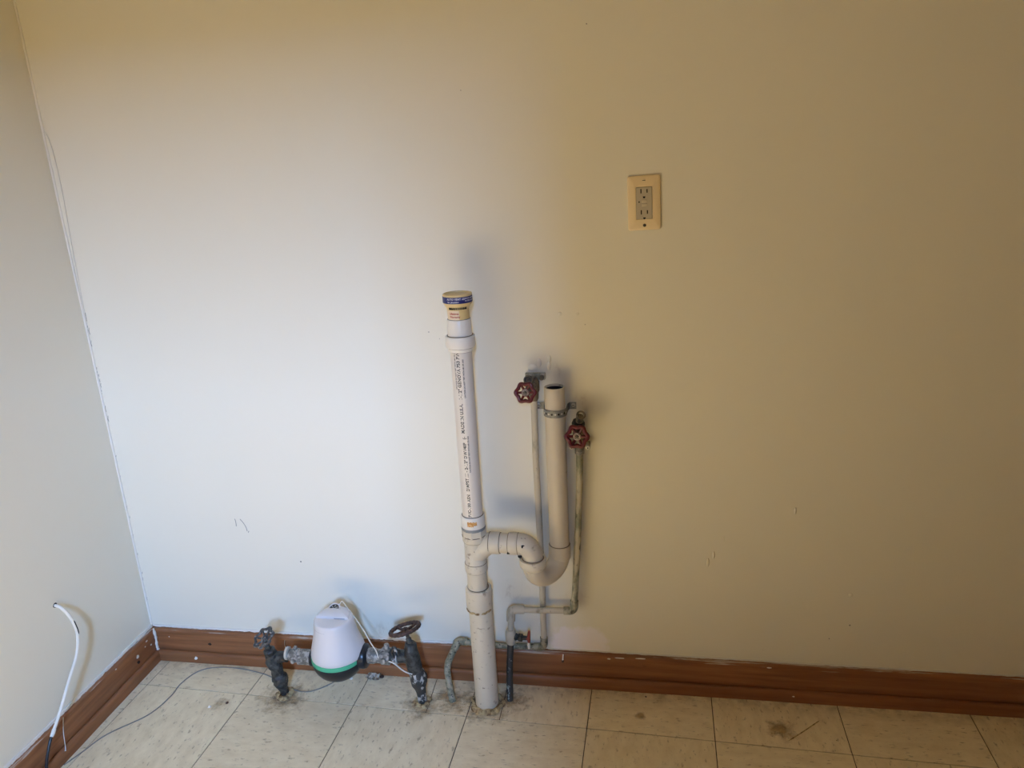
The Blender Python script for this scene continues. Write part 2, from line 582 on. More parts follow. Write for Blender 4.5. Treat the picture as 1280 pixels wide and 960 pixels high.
# floor: sub-floor slab with a tile pattern laid slightly out of square
floor = structure(put('floor', MB().box((-0.1, RY - 0.1, -0.06), (RX + 0.1, 0.1, -0.0022)), M_SLAB, smooth=False), 'beige vinyl tile floor with dark joints and rust stains')
TX, TY, TS, TA = 0.052, -0.1277, 0.3048, -0.0325
ca, sa = math.cos(TA), math.sin(TA)


def tw(a, b):
    return (TX + a * ca - b * sa, TY + a * sa + b * ca)


def clip(poly, nx, ny, d):
    """keep the part with nx*x + ny*y <= d"""
    out = []
    for i in range(len(poly)):
        p, q = poly[i], poly[(i + 1) % len(poly)]
        sp, sq = nx * p[0] + ny * p[1] - d, nx * q[0] + ny * q[1] - d
        if sp <= 0:
            out.append(p)
        if (sp < 0 < sq) or (sq < 0 < sp):
            t = sp / (sp - sq)
            out.append((p[0] + (q[0] - p[0]) * t, p[1] + (q[1] - p[1]) * t))
    return out


GAP = 0.0011
shared_tile = [None, None]


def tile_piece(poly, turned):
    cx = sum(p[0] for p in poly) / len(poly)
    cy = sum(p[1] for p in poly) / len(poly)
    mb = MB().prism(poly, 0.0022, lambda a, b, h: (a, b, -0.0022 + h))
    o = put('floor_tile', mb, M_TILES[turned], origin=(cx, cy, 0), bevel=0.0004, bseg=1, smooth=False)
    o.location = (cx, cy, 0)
    o.parent = floor
    return o


for i in range(-1, 11):
    for j in range(-9, 1):
        a0, b0 = i * TS, j * TS
        par = (i + j) % 2
        quad = [tw(a0 + GAP, b0 + GAP), tw(a0 + TS - GAP, b0 + GAP), tw(a0 + TS - GAP, b0 + TS - GAP), tw(a0 + GAP, b0 + TS - GAP)]
        inside = all(0 < x < RX and RY < y < 0 for x, y in quad)
        if inside:
            if shared_tile[par] is None:
                shared_tile[par] = tile_piece(quad, par)
            else:
                o = shared_tile[par].copy()
                COL.objects.link(o)
                o.location = (sum(q[0] for q in quad) / 4, sum(q[1] for q in quad) / 4, 0)
                o.parent = floor
            continue
        poly = clip(clip(clip(clip(quad, 1, 0, RX), -1, 0, 0), 0, 1, 0), 0, -1, -RY)
        if len(poly) < 3:
            continue
        pieces = [poly]
        if j == 0 and i in (2, 3):          # the floor was cut and patched round the pipes
            if i == 2:
                keep, cutp = clip(poly, 1, 0.03, 0.853), clip(poly, -1, -0.03, -0.855)
            else:
                keep, cutp = clip(poly, -1, 0, -1.052), clip(poly, 1, 0, 1.050)
            pieces = [keep,
                      clip(cutp, -0.033, -1, 0.0495),
                      clip(clip(cutp, 0.033, 1, -0.0515), -0.033, -1, 0.0745),
                      clip(cutp, 0.033, 1, -0.0765)]
        for q in pieces:
            if len(q) >= 3:
                tile_piece(q, par)


SC = MB().tube(smooth_path([(1.7453, -0.1585, 0.0), (1.7867, -0.1234, 0.0001), (1.8298, -0.0845, 0.0)], 5), [0.0004] + [0.0013] * 9 + [0.0005], 6)
put('floor_scratch', SC, M_MORTAR, floor)

# baseboards -------------------------------------------------------------
HB, DB = 0.0975, 0.014


def board(profile, fn, s0, s1, n, wob):
    """profile (depth, height) run along a wall with a little unevenness"""
    mb = MB()
    m = len(profile)
    vs, fs = [], []
    for i in range(n + 1):
        s = s0 + (s1 - s0) * i / n
        for d, h in profile:
            w = wob * mnoise.noise(Vector((s * 9, d * 90, h * 40))) if d > 0.001 else 0
            vs.append(fn(s, d + w, h + (w * 0.8 if h > 0.02 else 0)))
    for i in range(n):
        for k in range(m):
            k2 = (k + 1) % m
            fs.append((i * m + k, i * m + k2, (i + 1) * m + k2, (i + 1) * m + k))
    fs.append(tuple(range(m)))
    fs.append(tuple(reversed([n * m + k for k in range(m)])))
    return mb.add(vs, fs)


PB = [(0, 0), (DB, 0), (DB, HB - 0.012), (DB - 0.0015, HB - 0.005), (DB - 0.005, HB - 0.001), (0, HB)]
PS = [(DB + 0.0022, 0), (0.027, 0), (0.027, 0.016), (0.0262, 0.024), (0.0240, 0.029), (0.0205, 0.0310), (DB + 0.0024, 0.0312)]
back_fn = lambda s, d, h: Vector((s, -d, h))
left_fn = lambda s, d, h: Vector((d, -s, h))
base_back = structure(put('baseboard_back', board(PB, back_fn, 0.0, RX, 160, 0.0009), M_WOODX, angle=50), 'reddish stained wooden baseboard under the pipe wall')
put('shoe_molding', board(PS, back_fn, DB - 0.0, RX, 160, 0.0010), M_WOODX, base_back, angle=50)
base_left = structure(put('baseboard_left', board(PB, left_fn, DB, -RY, 130, 0.0009), M_WOODY, angle=50), 'reddish stained wooden baseboard along the side wall')
put('shoe_molding', board(PS, left_fn, DB, -RY, 130, 0.0012), M_WOODY, base_left, angle=50)


def ragged(fn, s0, s1, n, h_lo, h_hi, seed, amp, d0):
    """a ragged strip of old paint clinging to the top edge of a baseboard"""
    vs, fs = [], []
    for i in range(n + 1):
        s = s0 + (s1 - s0) * i / n
        k = mnoise.noise(Vector((s * 60, seed, 0))) * 0.6 + mnoise.noise(Vector((s * 210, seed, 3))) * 0.4
        lo = h_lo + amp * k
        vs += [fn(s, 0.0002, h_hi), fn(s, d0, h_hi), fn(s, d0 + 0.0006, lo), fn(s, 0.0002, lo)]
    for i in range(n):
        for k in range(4):
            k2 = (k + 1) % 4
            fs.append((i * 4 + k, i * 4 + k2, (i + 1) * 4 + k2, (i + 1) * 4 + k))
    fs += [(0, 1, 2, 3), tuple(n * 4 + k for k in (3, 2, 1, 0))]
    return MB().add(vs, fs)


put('paint_edge', ragged(back_fn, 0.006, 0.90, 260, 0.0985, 0.1035, 1.0, 0.004, 0.0035), M_PAINTCHIP, wall_back, smooth=False)
put('paint_edge', ragged(back_fn, 1.16, RX, 420, 0.0978, 0.1005, 4.0, 0.0022, 0.0020), M_CAULK, wall_back, smooth=False)
put('paint_edge', ragged(left_fn, 0.004, 0.9, 260, 0.0975, 0.1045, 2.0, 0.005, 0.0045), M_PAINTCHIP, wall_left, smooth=False)


def chip(c, nrm, size, thick=0.0012, n=7, asp=1.0):
    q = Vector(nrm).normalized().to_track_quat('Z', 'Y').to_matrix()
    c = Vector(c)
    poly = []
    for k in range(n):
        a = 2 * PI * k / n
        rr = size * (0.65 + 0.5 * rnd.random())
        poly.append((rr * math.cos(a) * asp, rr * math.sin(a)))
    return MB().prism(poly, thick, lambda a, b, h: c + q @ Vector((a, b, h - 0.0003)))


# nail holes, paint chips and dribbles on the baseboards
put('nail_hole', chip((0.1845, -0.0138, 0.0565), (0, -1, 0), 0.0052, 0.0006, 9, 1.3), M_HOLE, base_back)
put('nail_hole', chip((0.0140, -0.0965, 0.047), (1, 0, 0), 0.0065, 0.0006, 9), M_HOLE, base_left)
put('paint_chip', chip((0.1415, -0.0262, 0.0155), (0, -1, 0.2), 0.0058), M_PAINTCHIP, base_back)
put('paint_chip', chip((0.0143, -0.0955, 0.0640), (1, 0, 0), 0.0055, asp=1.2), M_PAINTCHIP, base_left)
for x, z in ((1.245, 0.020), (1.29, 0.021), (0.205, 0.016), (2.02, 0.016), (1.78, 0.018), (1.32, 0.088), (0.06, 0.074)):
    put('paint_chip', chip((x, -DB if z > 0.03 else -0.0258, z), (0, -1, 0), 0.0016 + 0.0010 * rnd.random(), 0.0010, 6, 1 + rnd.random()), M_PAINTCHIP, base_back)
for x, z, ln in ((1.35, 0.092, 0.030), (1.40, 0.094, 0.035), (1.72, 0.090, 0.014)):
    put('paint_chip', chip((x, -DB + 0.0004, z), (0, -1, 0), 0.0016, 0.0009, 8, ln / 0.0034), M_PAINTCHIP, base_back)
for y, z in ((-0.05, 0.082), (-0.06, 0.070), (-0.18, 0.088), (-0.036, 0.06)):
    put('paint_chip', chip((DB - 0.0002, y, z), (1, 0, 0), 0.0016 + 0.002 * rnd.random(), 0.0009, 7, 1.6), M_PAINTCHIP, base_left)
put('paint_dribble', MB().tube(smooth_path([(0.0148, -0.372, 0.099), (0.0150, -0.378, 0.082), (0.0158, -0.384, 0.060), (0.0260, -0.398, 0.036), (0.0275, -0.402, 0.028)], 5), [0.0009] * 16 + [0.0012] * 4 + [0.002], 8), M_PAINTCHIP, base_left)
put('paint_dribble', MB().tube(smooth_path([(0.418, -0.0145, 0.085), (0.416, -0.0148, 0.070), (0.419, -0.0146, 0.055)], 5), 0.0008, 6), M_PAINTCHIP, base_back)
# corner post of chipped paint where the two baseboards meet
put('corner_paint', MB().tube(smooth_path([(0.0165, -0.0165, 0.099), (0.0175, -0.0160, 0.07), (0.0190, -0.0195, 0.045), (0.0195, -0.0200, 0.032)], 5), [0.0035 - 0.0008 * math.sin(i * 2.1) for i in range(16)], 8, lump=0.5), M_PAINTCHIP, base_back)
# caulk bead in the corner of the walls, cracked and peeling near the top
pts = [(0.0012, -0.0012, 0.10 + 0.0225 * i) for i in range(101)]
put('caulk_bead', MB().tube(pts, [0.0032 + 0.0012 * mnoise.noise(Vector((0, 0, i * 0.9))) for i in range(101)], 8), M_PAINTCHIP, wall_left)
put('peeling_caulk', MB().tube(smooth_path([(0.004, -0.0015, 1.462), (0.014, -0.003, 1.440), (0.0185, -0.003, 1.385), (0.0170, -0.002, 1.30), (0.0120, -0.002, 1.20), (0.0085, -0.0015, 1.10), (0.0045, -0.001, 0.99)], 8), 0.0009, 8), M_CAULK, wall_back)
for i in range(26):
    z = 0.16 + rnd.random() * 0.86
    ln = 0.004 + rnd.random() * 0.014
    x = 0.0035 + rnd.random() * 0.004
    put('caulk_crack', MB().tube([(x, -0.0006, z), (x - 0.001, -0.0008, z + ln * 0.5), (x + 0.001, -0.0006, z + ln)], 0.0006, 5), M_SCUFF, wall_back)

# scuffs, drips and old filler blobs on the walls
for path in ([(0.322, 0.0004, 0.430), (0.3225, 0.0004, 0.443), (0.321, 0.0004, 0.452)],
             [(0.336, 0.0004, 0.452), (0.344, 0.0004, 0.441), (0.350, 0.0004, 0.427), (0.3515, 0.0004, 0.416)],
             [(0.3565, 0.0004, 0.417), (0.354, 0.0004, 0.412)]):
    put('scuff_mark', MB().tube(smooth_path(path, 5), 0.0011, 6), M_SCUFF, wall_back)
put('scuff_mark', chip((0.4937, 0.0, 0.3292), (0, -1, 0), 0.0022, 0.0008), M_HOLE, wall_back)
for x, z, s in ((1.905, 0.216, 0.0022), (1.86, 0.175, 0.0020), (0.905, 0.962, 0.0014), (0.930, 0.945, 0.0011), (1.02, 1.49, 0.0012), (1.29, 1.60, 0.0016), (1.275, 0.975, 0.0012)):
    put('wall_speck', chip((x, 0.0, z), (0, -1, 0), s, 0.0008), M_SCUFF, wall_back)
for x, z, s, a in ((1.564, 0.374, 0.008, 0.5), (1.577, 0.395, 0.007, 0.4), (1.60, 0.44, 0.005, 0.3), (1.76, 0.52, 0.006, 0.5), (1.90, 0.30, 0.006, 1), (1.218, 1.001, 0.005, 1),
                   (1.258, 1.0, 0.004, 1), (1.150, 0.873, 0.009, 1.4), (1.166, 0.885, 0.007, 0.8), (1.188, 0.878, 0.008, 0.7), (1.19, 0.895, 0.006, 0.8), (1.142, 0.862, 0.005, 1), (1.70, 0.13, 0.006, 1.4)):
    mb = MB()
    prof = [(s, -0.0005), (s * 0.9, s * 0.10), (s * 0.6, s * 0.26), (s * 0.2, s * 0.33)]
    mb.lathe(prof, (0, 0, 0), (0, -1, 0), 14)
    mb.v = [Vector((x + v.x * a, v.y, z + v.z * (1 if a >= 1 else 1.6))) for v in mb.v]
    put('paint_blob', mb, M_WALL, wall_back)
put('cable_hole', chip((0.0, -0.2995, 0.3645), (1, 0, 0), 0.0062, 0.0007, 10), M_HOLE, wall_left)


# ------------------------------------------------------------------ drain stack
SX, SY = 1.007, -0.108
stack = thing('drain_stack', (SX, SY, 0), 'white and cream plastic drain stack with trap, vent cap and open washer pipe', 'pipe')
V = lambda prof, segs=40: MB().lathe(prof, (SX, SY, 0), (0, 0, 1), segs)
LX = 1.0105   # the old soil pipe stands a touch to the side
soil = put('soil_pipe', MB().lathe([(0.0285, -0.01), (0.0298, 0.0), (0.0298, 0.287), (0.0295, 0.289)], (LX, SY, 0), segs=40), M_PAINTED, stack)
put('soil_hub', MB().lathe([(0.0240, 0.346), (0.0300, 0.346), (0.0325, 0.343), (0.0328, 0.336), (0.0322, 0.306), (0.0320, 0.294), (0.0310, 0.288), (0.0296, 0.283)], (SX + 0.0015, SY, 0), segs=40), M_PAINTED, stack)
put('tee_spigot', V([(0.0242, 0.330), (0.0242, 0.392), (0.0255, 0.396)]), M_PAINTED, stack)
tee = V([(0.0255, 0.392), (0.0272, 0.394), (0.0276, 0.398), (0.0276, 0.413), (0.0268, 0.416), (0.0258, 0.418), (0.0256, 0.470), (0.0266, 0.474), (0.0282, 0.476), (0.0286, 0.480), (0.0286, 0.489), (0.0275, 0.4905)])
tee.tube(smooth_path([(SX, SY, 0.440), (SX + 0.018, SY, 0.455), (SX + 0.035, SY, 0.4665), (SX + 0.050, SY, 0.4685)], 6), [0.027] * 6 + [0.0262] * 12 + [0.0255], 32)
put('sanitary_tee', tee, M_PAINTED, stack)
hexm = MB()
hexm.lathe([(0.0290, 0.4880), (0.0300, 0.4895), (0.0300, 0.506), (0.0290, 0.5075)], (SX, SY, 0), segs=8)
put('threaded_nut', hexm, M_PAINTED, stack)
coup = put('coupling', V([(0.0282, 0.5135), (0.0288, 0.5155), (0.0286, 0.541), (0.0275, 0.5435), (0.0252, 0.5438)]), M_PVCW, stack)
put('gasket', V([(0.0284, 0.5065), (0.0292, 0.508), (0.0290, 0.513), (0.0280, 0.515)]), M_GASKET, coup)
tg = MB()
th0, vs, fs = math.radians(-16), [], []
for i in range(11):
    th = th0 + math.radians(4.6) * i
    w1, w0 = 0.0060 + 0.0012 * math.sin(i * 2.2), 0.0055 + 0.001 * math.cos(i * 3.1) - (0.0025 if i > 6 else 0)
    for rr in (0.0284, 0.0293):
        for z in (0.5290 - w0, 0.5290 + w1):
            vs.append((SX + rr * math.sin(th), SY - rr * math.cos(th), z))
for i in range(10):
    a, b = i * 4, i * 4 + 4
    fs += [(a + 2, a + 3, b + 3, b + 2), (a, a + 2, b + 2, b), (a + 1, b + 1, b + 3, a + 3), (a, b, b + 1, a + 1)]
fs += [(0, 1, 3, 2), (40, 42, 43, 41)]
tg.add(vs, fs)
lb = put('price_tag', tg, M_ORANGE, coup, smooth=False)
lb['label'] = 'torn orange sticker'
riser = put('vent_riser', V([(0.0243, 0.530), (0.0243, 0.960)]), M_PVC, stack)
TH = math.radians(1.0)
mb = MB()
wrap_text(mb, 'MADE IN U.S.A.   1-1/2" GENOVA P53 PVC 100 ASN  -', 0.0105, SX, SY, 0.02445, TH, 0.756, True)
wrap_text(mb, '- PST IIII - 2-1/2" DWV40P   (-', 0.0100, SX, SY, 0.02445, TH + 0.06, 0.624, True)
wrap_text(mb, 'PVC-100 ASN   DW', 0.0100, SX, SY, 0.02445, TH + 0.08, 0.5465, True)
for dth, z0, s in ((0.34, 0.66, 0.0045), (0.36, 0.84, 0.0045), (-0.40, 0.86, 0.0045)):
    wrap_text(mb, 'CAUTION DO NOT TEST WITH AIR OR GAS', s, SX, SY, 0.02445, TH + dth, z0, True)
lt = put('lettering', mb, M_INK, riser, smooth=False)
lt['label'] = 'black printed lettering running up the pipe'
put('collar', V([(0.0246, 0.9440), (0.0278, 0.9445), (0.0286, 0.9475), (0.0290, 0.9525), (0.0322, 0.9535), (0.0328, 0.9560), (0.0328, 0.9770), (0.0320, 0.9790), (0.0290, 0.9792), (0.0274, 0.9760)]), M_PVCW, stack)
ad = put('cap_adapter', V([(0.0272, 0.970), (0.0270, 0.9785), (0.0264, 1.0150), (0.0256, 1.0165), (0.0232, 1.0160)]), M_PVCW, stack)
for a in (18, 44, 52, -40, 75):
    th = math.radians(a)
    put('rib', MB().box((-0.0007, -0.0006, 0.981), (0.0007, 0.0010, 1.013), Matrix.Translation((SX + 0.0262 * math.sin(th), SY - 0.0262 * math.cos(th), 0)) @ Matrix.Rotation(th, 4, 'Z')), M_PVCW, ad)
valve = put('air_admittance_valve', V([(0.0235, 1.012), (0.0240, 1.0135), (0.0240, 1.0395), (0.0258, 1.0440), (0.0305, 1.0500), (0.0320, 1.0530), (0.0323, 1.0700), (0.0318, 1.0722), (0.0300, 1.0730), (0.0285, 1.0725), (0.0278, 1.0695), (0.0200, 1.0690), (0.0060, 1.0695)]), M_CAPY, stack)
put('seal_ring', V([(0.0246, 1.0120), (0.0258, 1.0135), (0.0254, 1.0165), (0.0242, 1.0172)]), M_GASKET, valve)
put('label_band', V([(0.0322, 1.0540), (0.03265, 1.0545), (0.03275, 1.0675), (0.0323, 1.0680)]), M_BLUE, valve)
mb = MB()
wrap_text(mb, 'AUTO VENT AB', 0.0058, SX, SY, 0.0330, math.radians(-30), 1.0620, False)
wrap_text(mb, 'for plumbing', 0.0050, SX, SY, 0.0330, math.radians(-27), 1.0562, False)
wrap_text(mb, 'MADE UNDER', 0.0042, SX, SY, 0.0330, math.radians(42), 1.0632, False)
wrap_text(mb, 'PATENT NOS', 0.0042, SX, SY, 0.0330, math.radians(42), 1.0580, False)
put('lettering', mb, M_INKW, valve, smooth=False)
vs, fs = [], []
for i in range(15):
    th = math.radians(-62 + 5.6 * i)
    for rr, z in ((0.0242, 1.0155), (0.0242, 1.0375)):
        vs.append((SX + rr * math.sin(th), SY - rr * math.cos(th), z))
for i in range(14):
    fs.append((2 * i, 2 * i + 2, 2 * i + 3, 2 * i + 1))
put('paper_label', MB().add(vs, fs), M_LABEL, valve)
mb = MB()
wrap_text(mb, 'Lifetime', 0.0068, SX, SY, 0.0244, math.radians(-38), 1.0290, False)
wrap_text(mb, 'Warranty', 0.0062, SX, SY, 0.0244, math.radians(-37), 1.0222, False)
lr = put('lettering', mb, M_INKR, valve, smooth=False)
lr['label'] = 'red lettering'
for i in range(13):
    th = math.radians(-32 + 7.2 * i)
    put('vent_slot', MB().box((-0.0009, -0.0012, 1.0402), (0.0009, 0.0016, 1.0462), Matrix.Translation((SX + 0.0256 * math.sin(th), SY - 0.0256 * math.cos(th), 0)) @ Matrix.Rotation(th, 4, 'Z')), M_HOLE, valve)

# branch, elbow and trap
XA = lambda prof, x0=0: MB().lathe(prof, (0, SY, 0.4685), (1, 0, 0), 36)
put('branch_hub', XA([(0.0245, 1.040), (0.0258, 1.0445), (0.0268, 1.047), (0.0268, 1.0665), (0.0258, 1.069), (0.0236, 1.0692)]), M_PAINTED, stack)
put('branch_pipe', XA([(0.0236, 1.06), (0.0236, 1.12)]), M_PAINTED, stack)
put('elbow_hub', XA([(0.0238, 1.0905), (0.0266, 1.091), (0.0272, 1.0935), (0.0272, 1.1085), (0.0262, 1.112), (0.0250, 1.114)]), M_PAINTED, stack)
ECX, ECZ, ER = 1.1125, 0.4685 - 0.034, 0.034
elb = arc((ECX, SY, ECZ), PI / 2, 0, 14, (1, 0, 0), (0, 0, 1), ER)
elb = [Vector((1.104, SY, 0.4685))] + elb + [Vector((ECX + ER, SY, 0.412))]
put('elbow', MB().tube(elb, [0.0258] + [0.0262] * 10 + [0.0252] * 4 + [0.0240, 0.0238], 32), M_PAINTED, stack)
TXI = ECX + ER
WXP, WYP = 1.2045, -0.042
put('trap_hub', MB().lathe([(0.0252, 0.4040), (0.0272, 0.4060), (0.0300, 0.4100), (0.0322, 0.4140), (0.0325, 0.4180), (0.0325, 0.4295), (0.0316, 0.4315), (0.0262, 0.4318), (0.0240, 0.4290)], (TXI, SY, 0), segs=36), M_PAINTED, stack)
mid = Vector(((TXI + WXP) / 2, (SY + WYP) / 2, 0.4120))
half = Vector((TXI - WXP, SY - WYP, 0)) / 2
tr = arc(mid, 0, -PI, 20, half.normalized(), (0, 0, 1), half.length)
trap = MB().tube([Vector((TXI, SY, 0.424))] + tr + [Vector((WXP, WYP, 0.424))], 0.0252, 32)
put('trap_bend', trap, M_PAINTED2, stack)
put('trap_outlet_hub', MB().lathe([(0.0250, 0.396), (0.0262, 0.398), (0.0268, 0.402), (0.0268, 0.4320), (0.0262, 0.4345), (0.0240, 0.4348)], (WXP, WYP, 0), segs=36), M_PAINTED2, stack)
put('washer_pipe', MB().lathe([(0.0240, 0.425), (0.0240, 0.838), (0.0236, 0.8395), (0.0212, 0.8395), (0.0208, 0.838), (0.0206, 0.60), (0.02, 0.599)], (WXP, WYP, 0), segs=40), M_PAINTED2, stack)
put('pipe_bore', MB().lathe([(0.0207, 0.60), (0.0207, 0.8345)], (WXP, WYP, 0), segs=40, caps=False), M_HOLE, stack)
# chips knocked out of the paint
for c, nrm, s in (((1.0925, SY - 0.0236, 0.4555), (0.2, -1, -0.2), 0.0042), ((1.128, SY - 0.024, 0.474), (0.2, -1, 0.25), 0.0040), ((1.119, SY - 0.0235, 0.4475), (0, -1, 0), 0.004)):
    ch = chip(c, nrm, s, 0.0010, 8, 1.3)
    put('paint_loss', ch, M_HOLE, stack)
for i in range(16):
    a = rnd.uniform(-1.2, 1.5)
    rr = 0.0325
    put('caulk_lump', chip((SX + 0.0015 + rr * math.sin(a), SY - rr * math.cos(a), 0.2905 + rnd.uniform(-0.002, 0.002)), (math.sin(a), -math.cos(a), 0), 0.0020 + rnd.random() * 0.0016, 0.0009, 6, 2.2), M_MORTAR, soil)
# crumbled mortar round the foot of the soil pipe
foot = MB().torus((LX, SY, 0.0005), (0, 0, 1), 0.036, 0.0085, 60, 12)
for v in foot.v:
    d = Vector((v.x - LX, v.y - SY, 0)).normalized()
    v += d * 0.010 * mnoise.noise(v * 45) + Vector((0, 0, 0.006 * mnoise.noise(v * 90)))
put('mortar_ring', foot, M_MORTAR, stack)

for c, axis, rr, w in (((SX, SY, 0.4905), (0, 0, 1), 0.0286, 0.0007), ((SX, SY, 0.4745), (0, 0, 1), 0.0268, 0.0006), ((SX, SY, 0.4160), (0, 0, 1), 0.0268, 0.0006), ((SX, SY, 0.3935), (0, 0, 1), 0.0262, 0.0007),
                       ((SX + 0.001, SY, 0.3462), (0, 0, 1), 0.0250, 0.0012), ((1.0440, SY, 0.4685), (1, 0, 0), 0.0262, 0.0008), ((1.0693, SY, 0.4685), (1, 0, 0), 0.0245, 0.0011), ((1.0903, SY, 0.4685), (1, 0, 0), 0.0245, 0.0011),
                       ((1.1130, SY, 0.4685), (1, 0, 0), 0.0262, 0.0007), ((TXI, SY, 0.4318), (0, 0, 1), 0.0255, 0.0013), ((WXP, WYP, 0.4350), (0, 0, 1), 0.0246, 0.0010), ((SX, SY, 0.9795), (0, 0, 1), 0.0278, 0.0012),
                       ((SX, SY, 0.9440), (0, 0, 1), 0.0250, 0.0009), ((SX, SY, 0.5440), (0, 0, 1), 0.0250, 0.0010), ((SX, SY, 0.9528), (0, 0, 1), 0.0294, 0.0008)):
    put('joint_gap', MB().torus(c, axis, rr, w, 40, 6), M_JOINT, stack)
# strap that holds the washer pipe to the wall
strap = thing('pipe_strap', (WXP, 0, 0.780), 'perforated galvanised strap holding the open washer pipe to the wall', 'bracket')
ZS, HS = 0.780, 0.0085
path = [Vector((WXP - 0.053, -0.0012, 0)), Vector((WXP - 0.030, -0.0012, 0)), Vector((WXP - 0.0262, -0.012, 0))]
path += [Vector((WXP - 0.0256 * math.cos(a), WYP - 0.0256 * math.sin(a), 0)) for a in [PI * k / 24 for k in range(25)]]
path += [Vector((WXP + 0.0262, -0.012, 0)), Vector((WXP + 0.030, -0.0012, 0)), Vector((WXP + 0.046, -0.0012, 0))]
vs, fs = [], []
for i, p in enumerate(path):
    t = (path[min(i + 1, len(path) - 1)] - path[max(i - 1, 0)]).normalized()
    nn = Vector((t.y, -t.x, 0))
    for w, h in ((0, -HS), (0, HS), (0.0012, HS), (0.0012, -HS)):
        q = p + nn * w
        vs.append((q.x, q.y, ZS + h))
m = len(path)
for i in range(m - 1):
    for k in range(4):
        k2 = (k + 1) % 4
        fs.append((i * 4 + k, i * 4 + k2, i * 4 + 4 + k2, i * 4 + 4 + k))
fs += [(0, 1, 2, 3), tuple((m - 1) * 4 + k for k in (3, 2, 1, 0))]
put('strap_band', MB().add(vs, fs), M_GALV, strap, angle=40)
for a in range(-62, 76, 17):
    th = math.radians(a)
    d = Vector((math.sin(th), -math.cos(th), 0))
    c = Vector((WXP, WYP, ZS)) + d * 0.0264
    hl = MB().lathe([(0.0024, 0), (0.0024, 0.0007)], c, d, 12)
    put('strap_hole', hl, M_HOLE if a % 2 else M_SCREW, strap)
for x in (WXP - 0.044, WXP + 0.039):
    sc = put('screw', MB().lathe([(0.0048, 0), (0.0046, 0.0012), (0.0028, 0.0026), (0.0006, 0.0031)], (x, -0.0022, ZS + 0.002), (0, -1, 0), 16), M_SCREW, strap)
    put('slot', MB().box((x - 0.0032, -0.0058, ZS + 0.0014), (x + 0.0032, -0.0045, ZS + 0.0026)), M_HOLE, sc)


# ------------------------------------------------------------------ supply pipes
def wheel(parent, c, axis, R, tube_r, lobes, amp, spokes, mat, hub_mat, hub_r, dish=0.3, screw_mat=None, spoke_w=0.5, spin=0.0):
    axis = Vector(axis).normalized()
    q = axis.to_track_quat('Z', 'Y').to_matrix()
    c = Vector(c)
    mb = MB().torus(c, axis, R - tube_r, tube_r, 72, 10, lobes, amp)
    for k in range(spokes):
        a = 2 * PI * k / spokes + spin
        d = q @ Vector((math.cos(a), math.sin(a), 0))
        mb.tube([c - axis * (R * dish) + d * hub_r * 0.4, c - axis * (R * dish * 0.7) + d * R * 0.5, c + d * (R - tube_r)], [tube_r * spoke_w * 1.2, tube_r * spoke_w, tube_r * spoke_w * 1.1], 10)
    mb.lathe([(hub_r * 1.1, -R * dish - tube_r), (hub_r * 1.15, -R * dish), (hub_r, -R * dish * 0.6 + tube_r * 0.4)], c, axis, 20)
    w = put('handwheel', mb, mat, parent, angle=60)
    h = put('hub', MB().lathe([(hub_r * 0.96, -R * dish * 0.6 + tube_r * 0.3), (hub_r * 0.92, -R * dish * 0.6 + tube_r * 0.9), (hub_r * 0.7, -R * dish * 0.6 + tube_r * 1.1), (hub_r * 0.55, -R * dish * 0.6 + tube_r * 0.8)], c, axis, 20), hub_mat, w)
    put('screw', MB().lathe([(hub_r * 0.46, -R * dish * 0.6), (hub_r * 0.44, -R * dish * 0.6 + tube_r * 1.2), (hub_r * 0.2, -R * dish * 0.6 + tube_r * 1.5)], c, axis, 6), screw_mat or M_BRASS, w)
    return w


RP = 0.0080
# left riser with its own valve; the run passes behind the soil pipe and kinks down to the floor
hot = thing('supply_pipe', (0.918, -0.106, 0), 'cream-painted copper supply pipe behind the trap with the higher red-wheeled valve', 'pipe', 'washer supply pipes')
HX = 1.1525
put('riser', MB().tube([(HX + 0.001, -0.022, 0.822), (HX - 0.001, -0.021, 0.66), (HX, -0.017, 0.48), (HX + 0.0005, -0.0125, 0.300), (HX - 0.001, -0.0125, 0.128)], RP, 18), M_COPPERL, hot)
put('elbow', MB().tube(bent([(HX - 0.001, -0.0125, 0.142), (HX - 0.001, -0.0125, 0.112), (HX - 0.028, -0.0135, 0.112)], 0.012), 0.0098, 18), M_VERD, hot)
put('run', MB().tube([(HX - 0.015, -0.0130, 0.112), (1.04, -0.025, 0.1175), (0.935, -0.0245, 0.1225)], RP, 18), M_VERD, hot)
put('elbow', MB().tube(bent([(0.948, -0.0245, 0.1225), (0.922, -0.025, 0.1245), (0.9135, -0.036, 0.107)], 0.012), 0.0100, 18), M_VERD, hot)
put('drop_pipe', MB().tube(bent([(0.9155, -0.033, 0.113), (0.8965, -0.062, 0.074), (0.9035, -0.082, 0.045), (0.9180, -0.106, -0.004)], 0.02), 0.0090, 18, lump=0.12), M_VERD, hot)
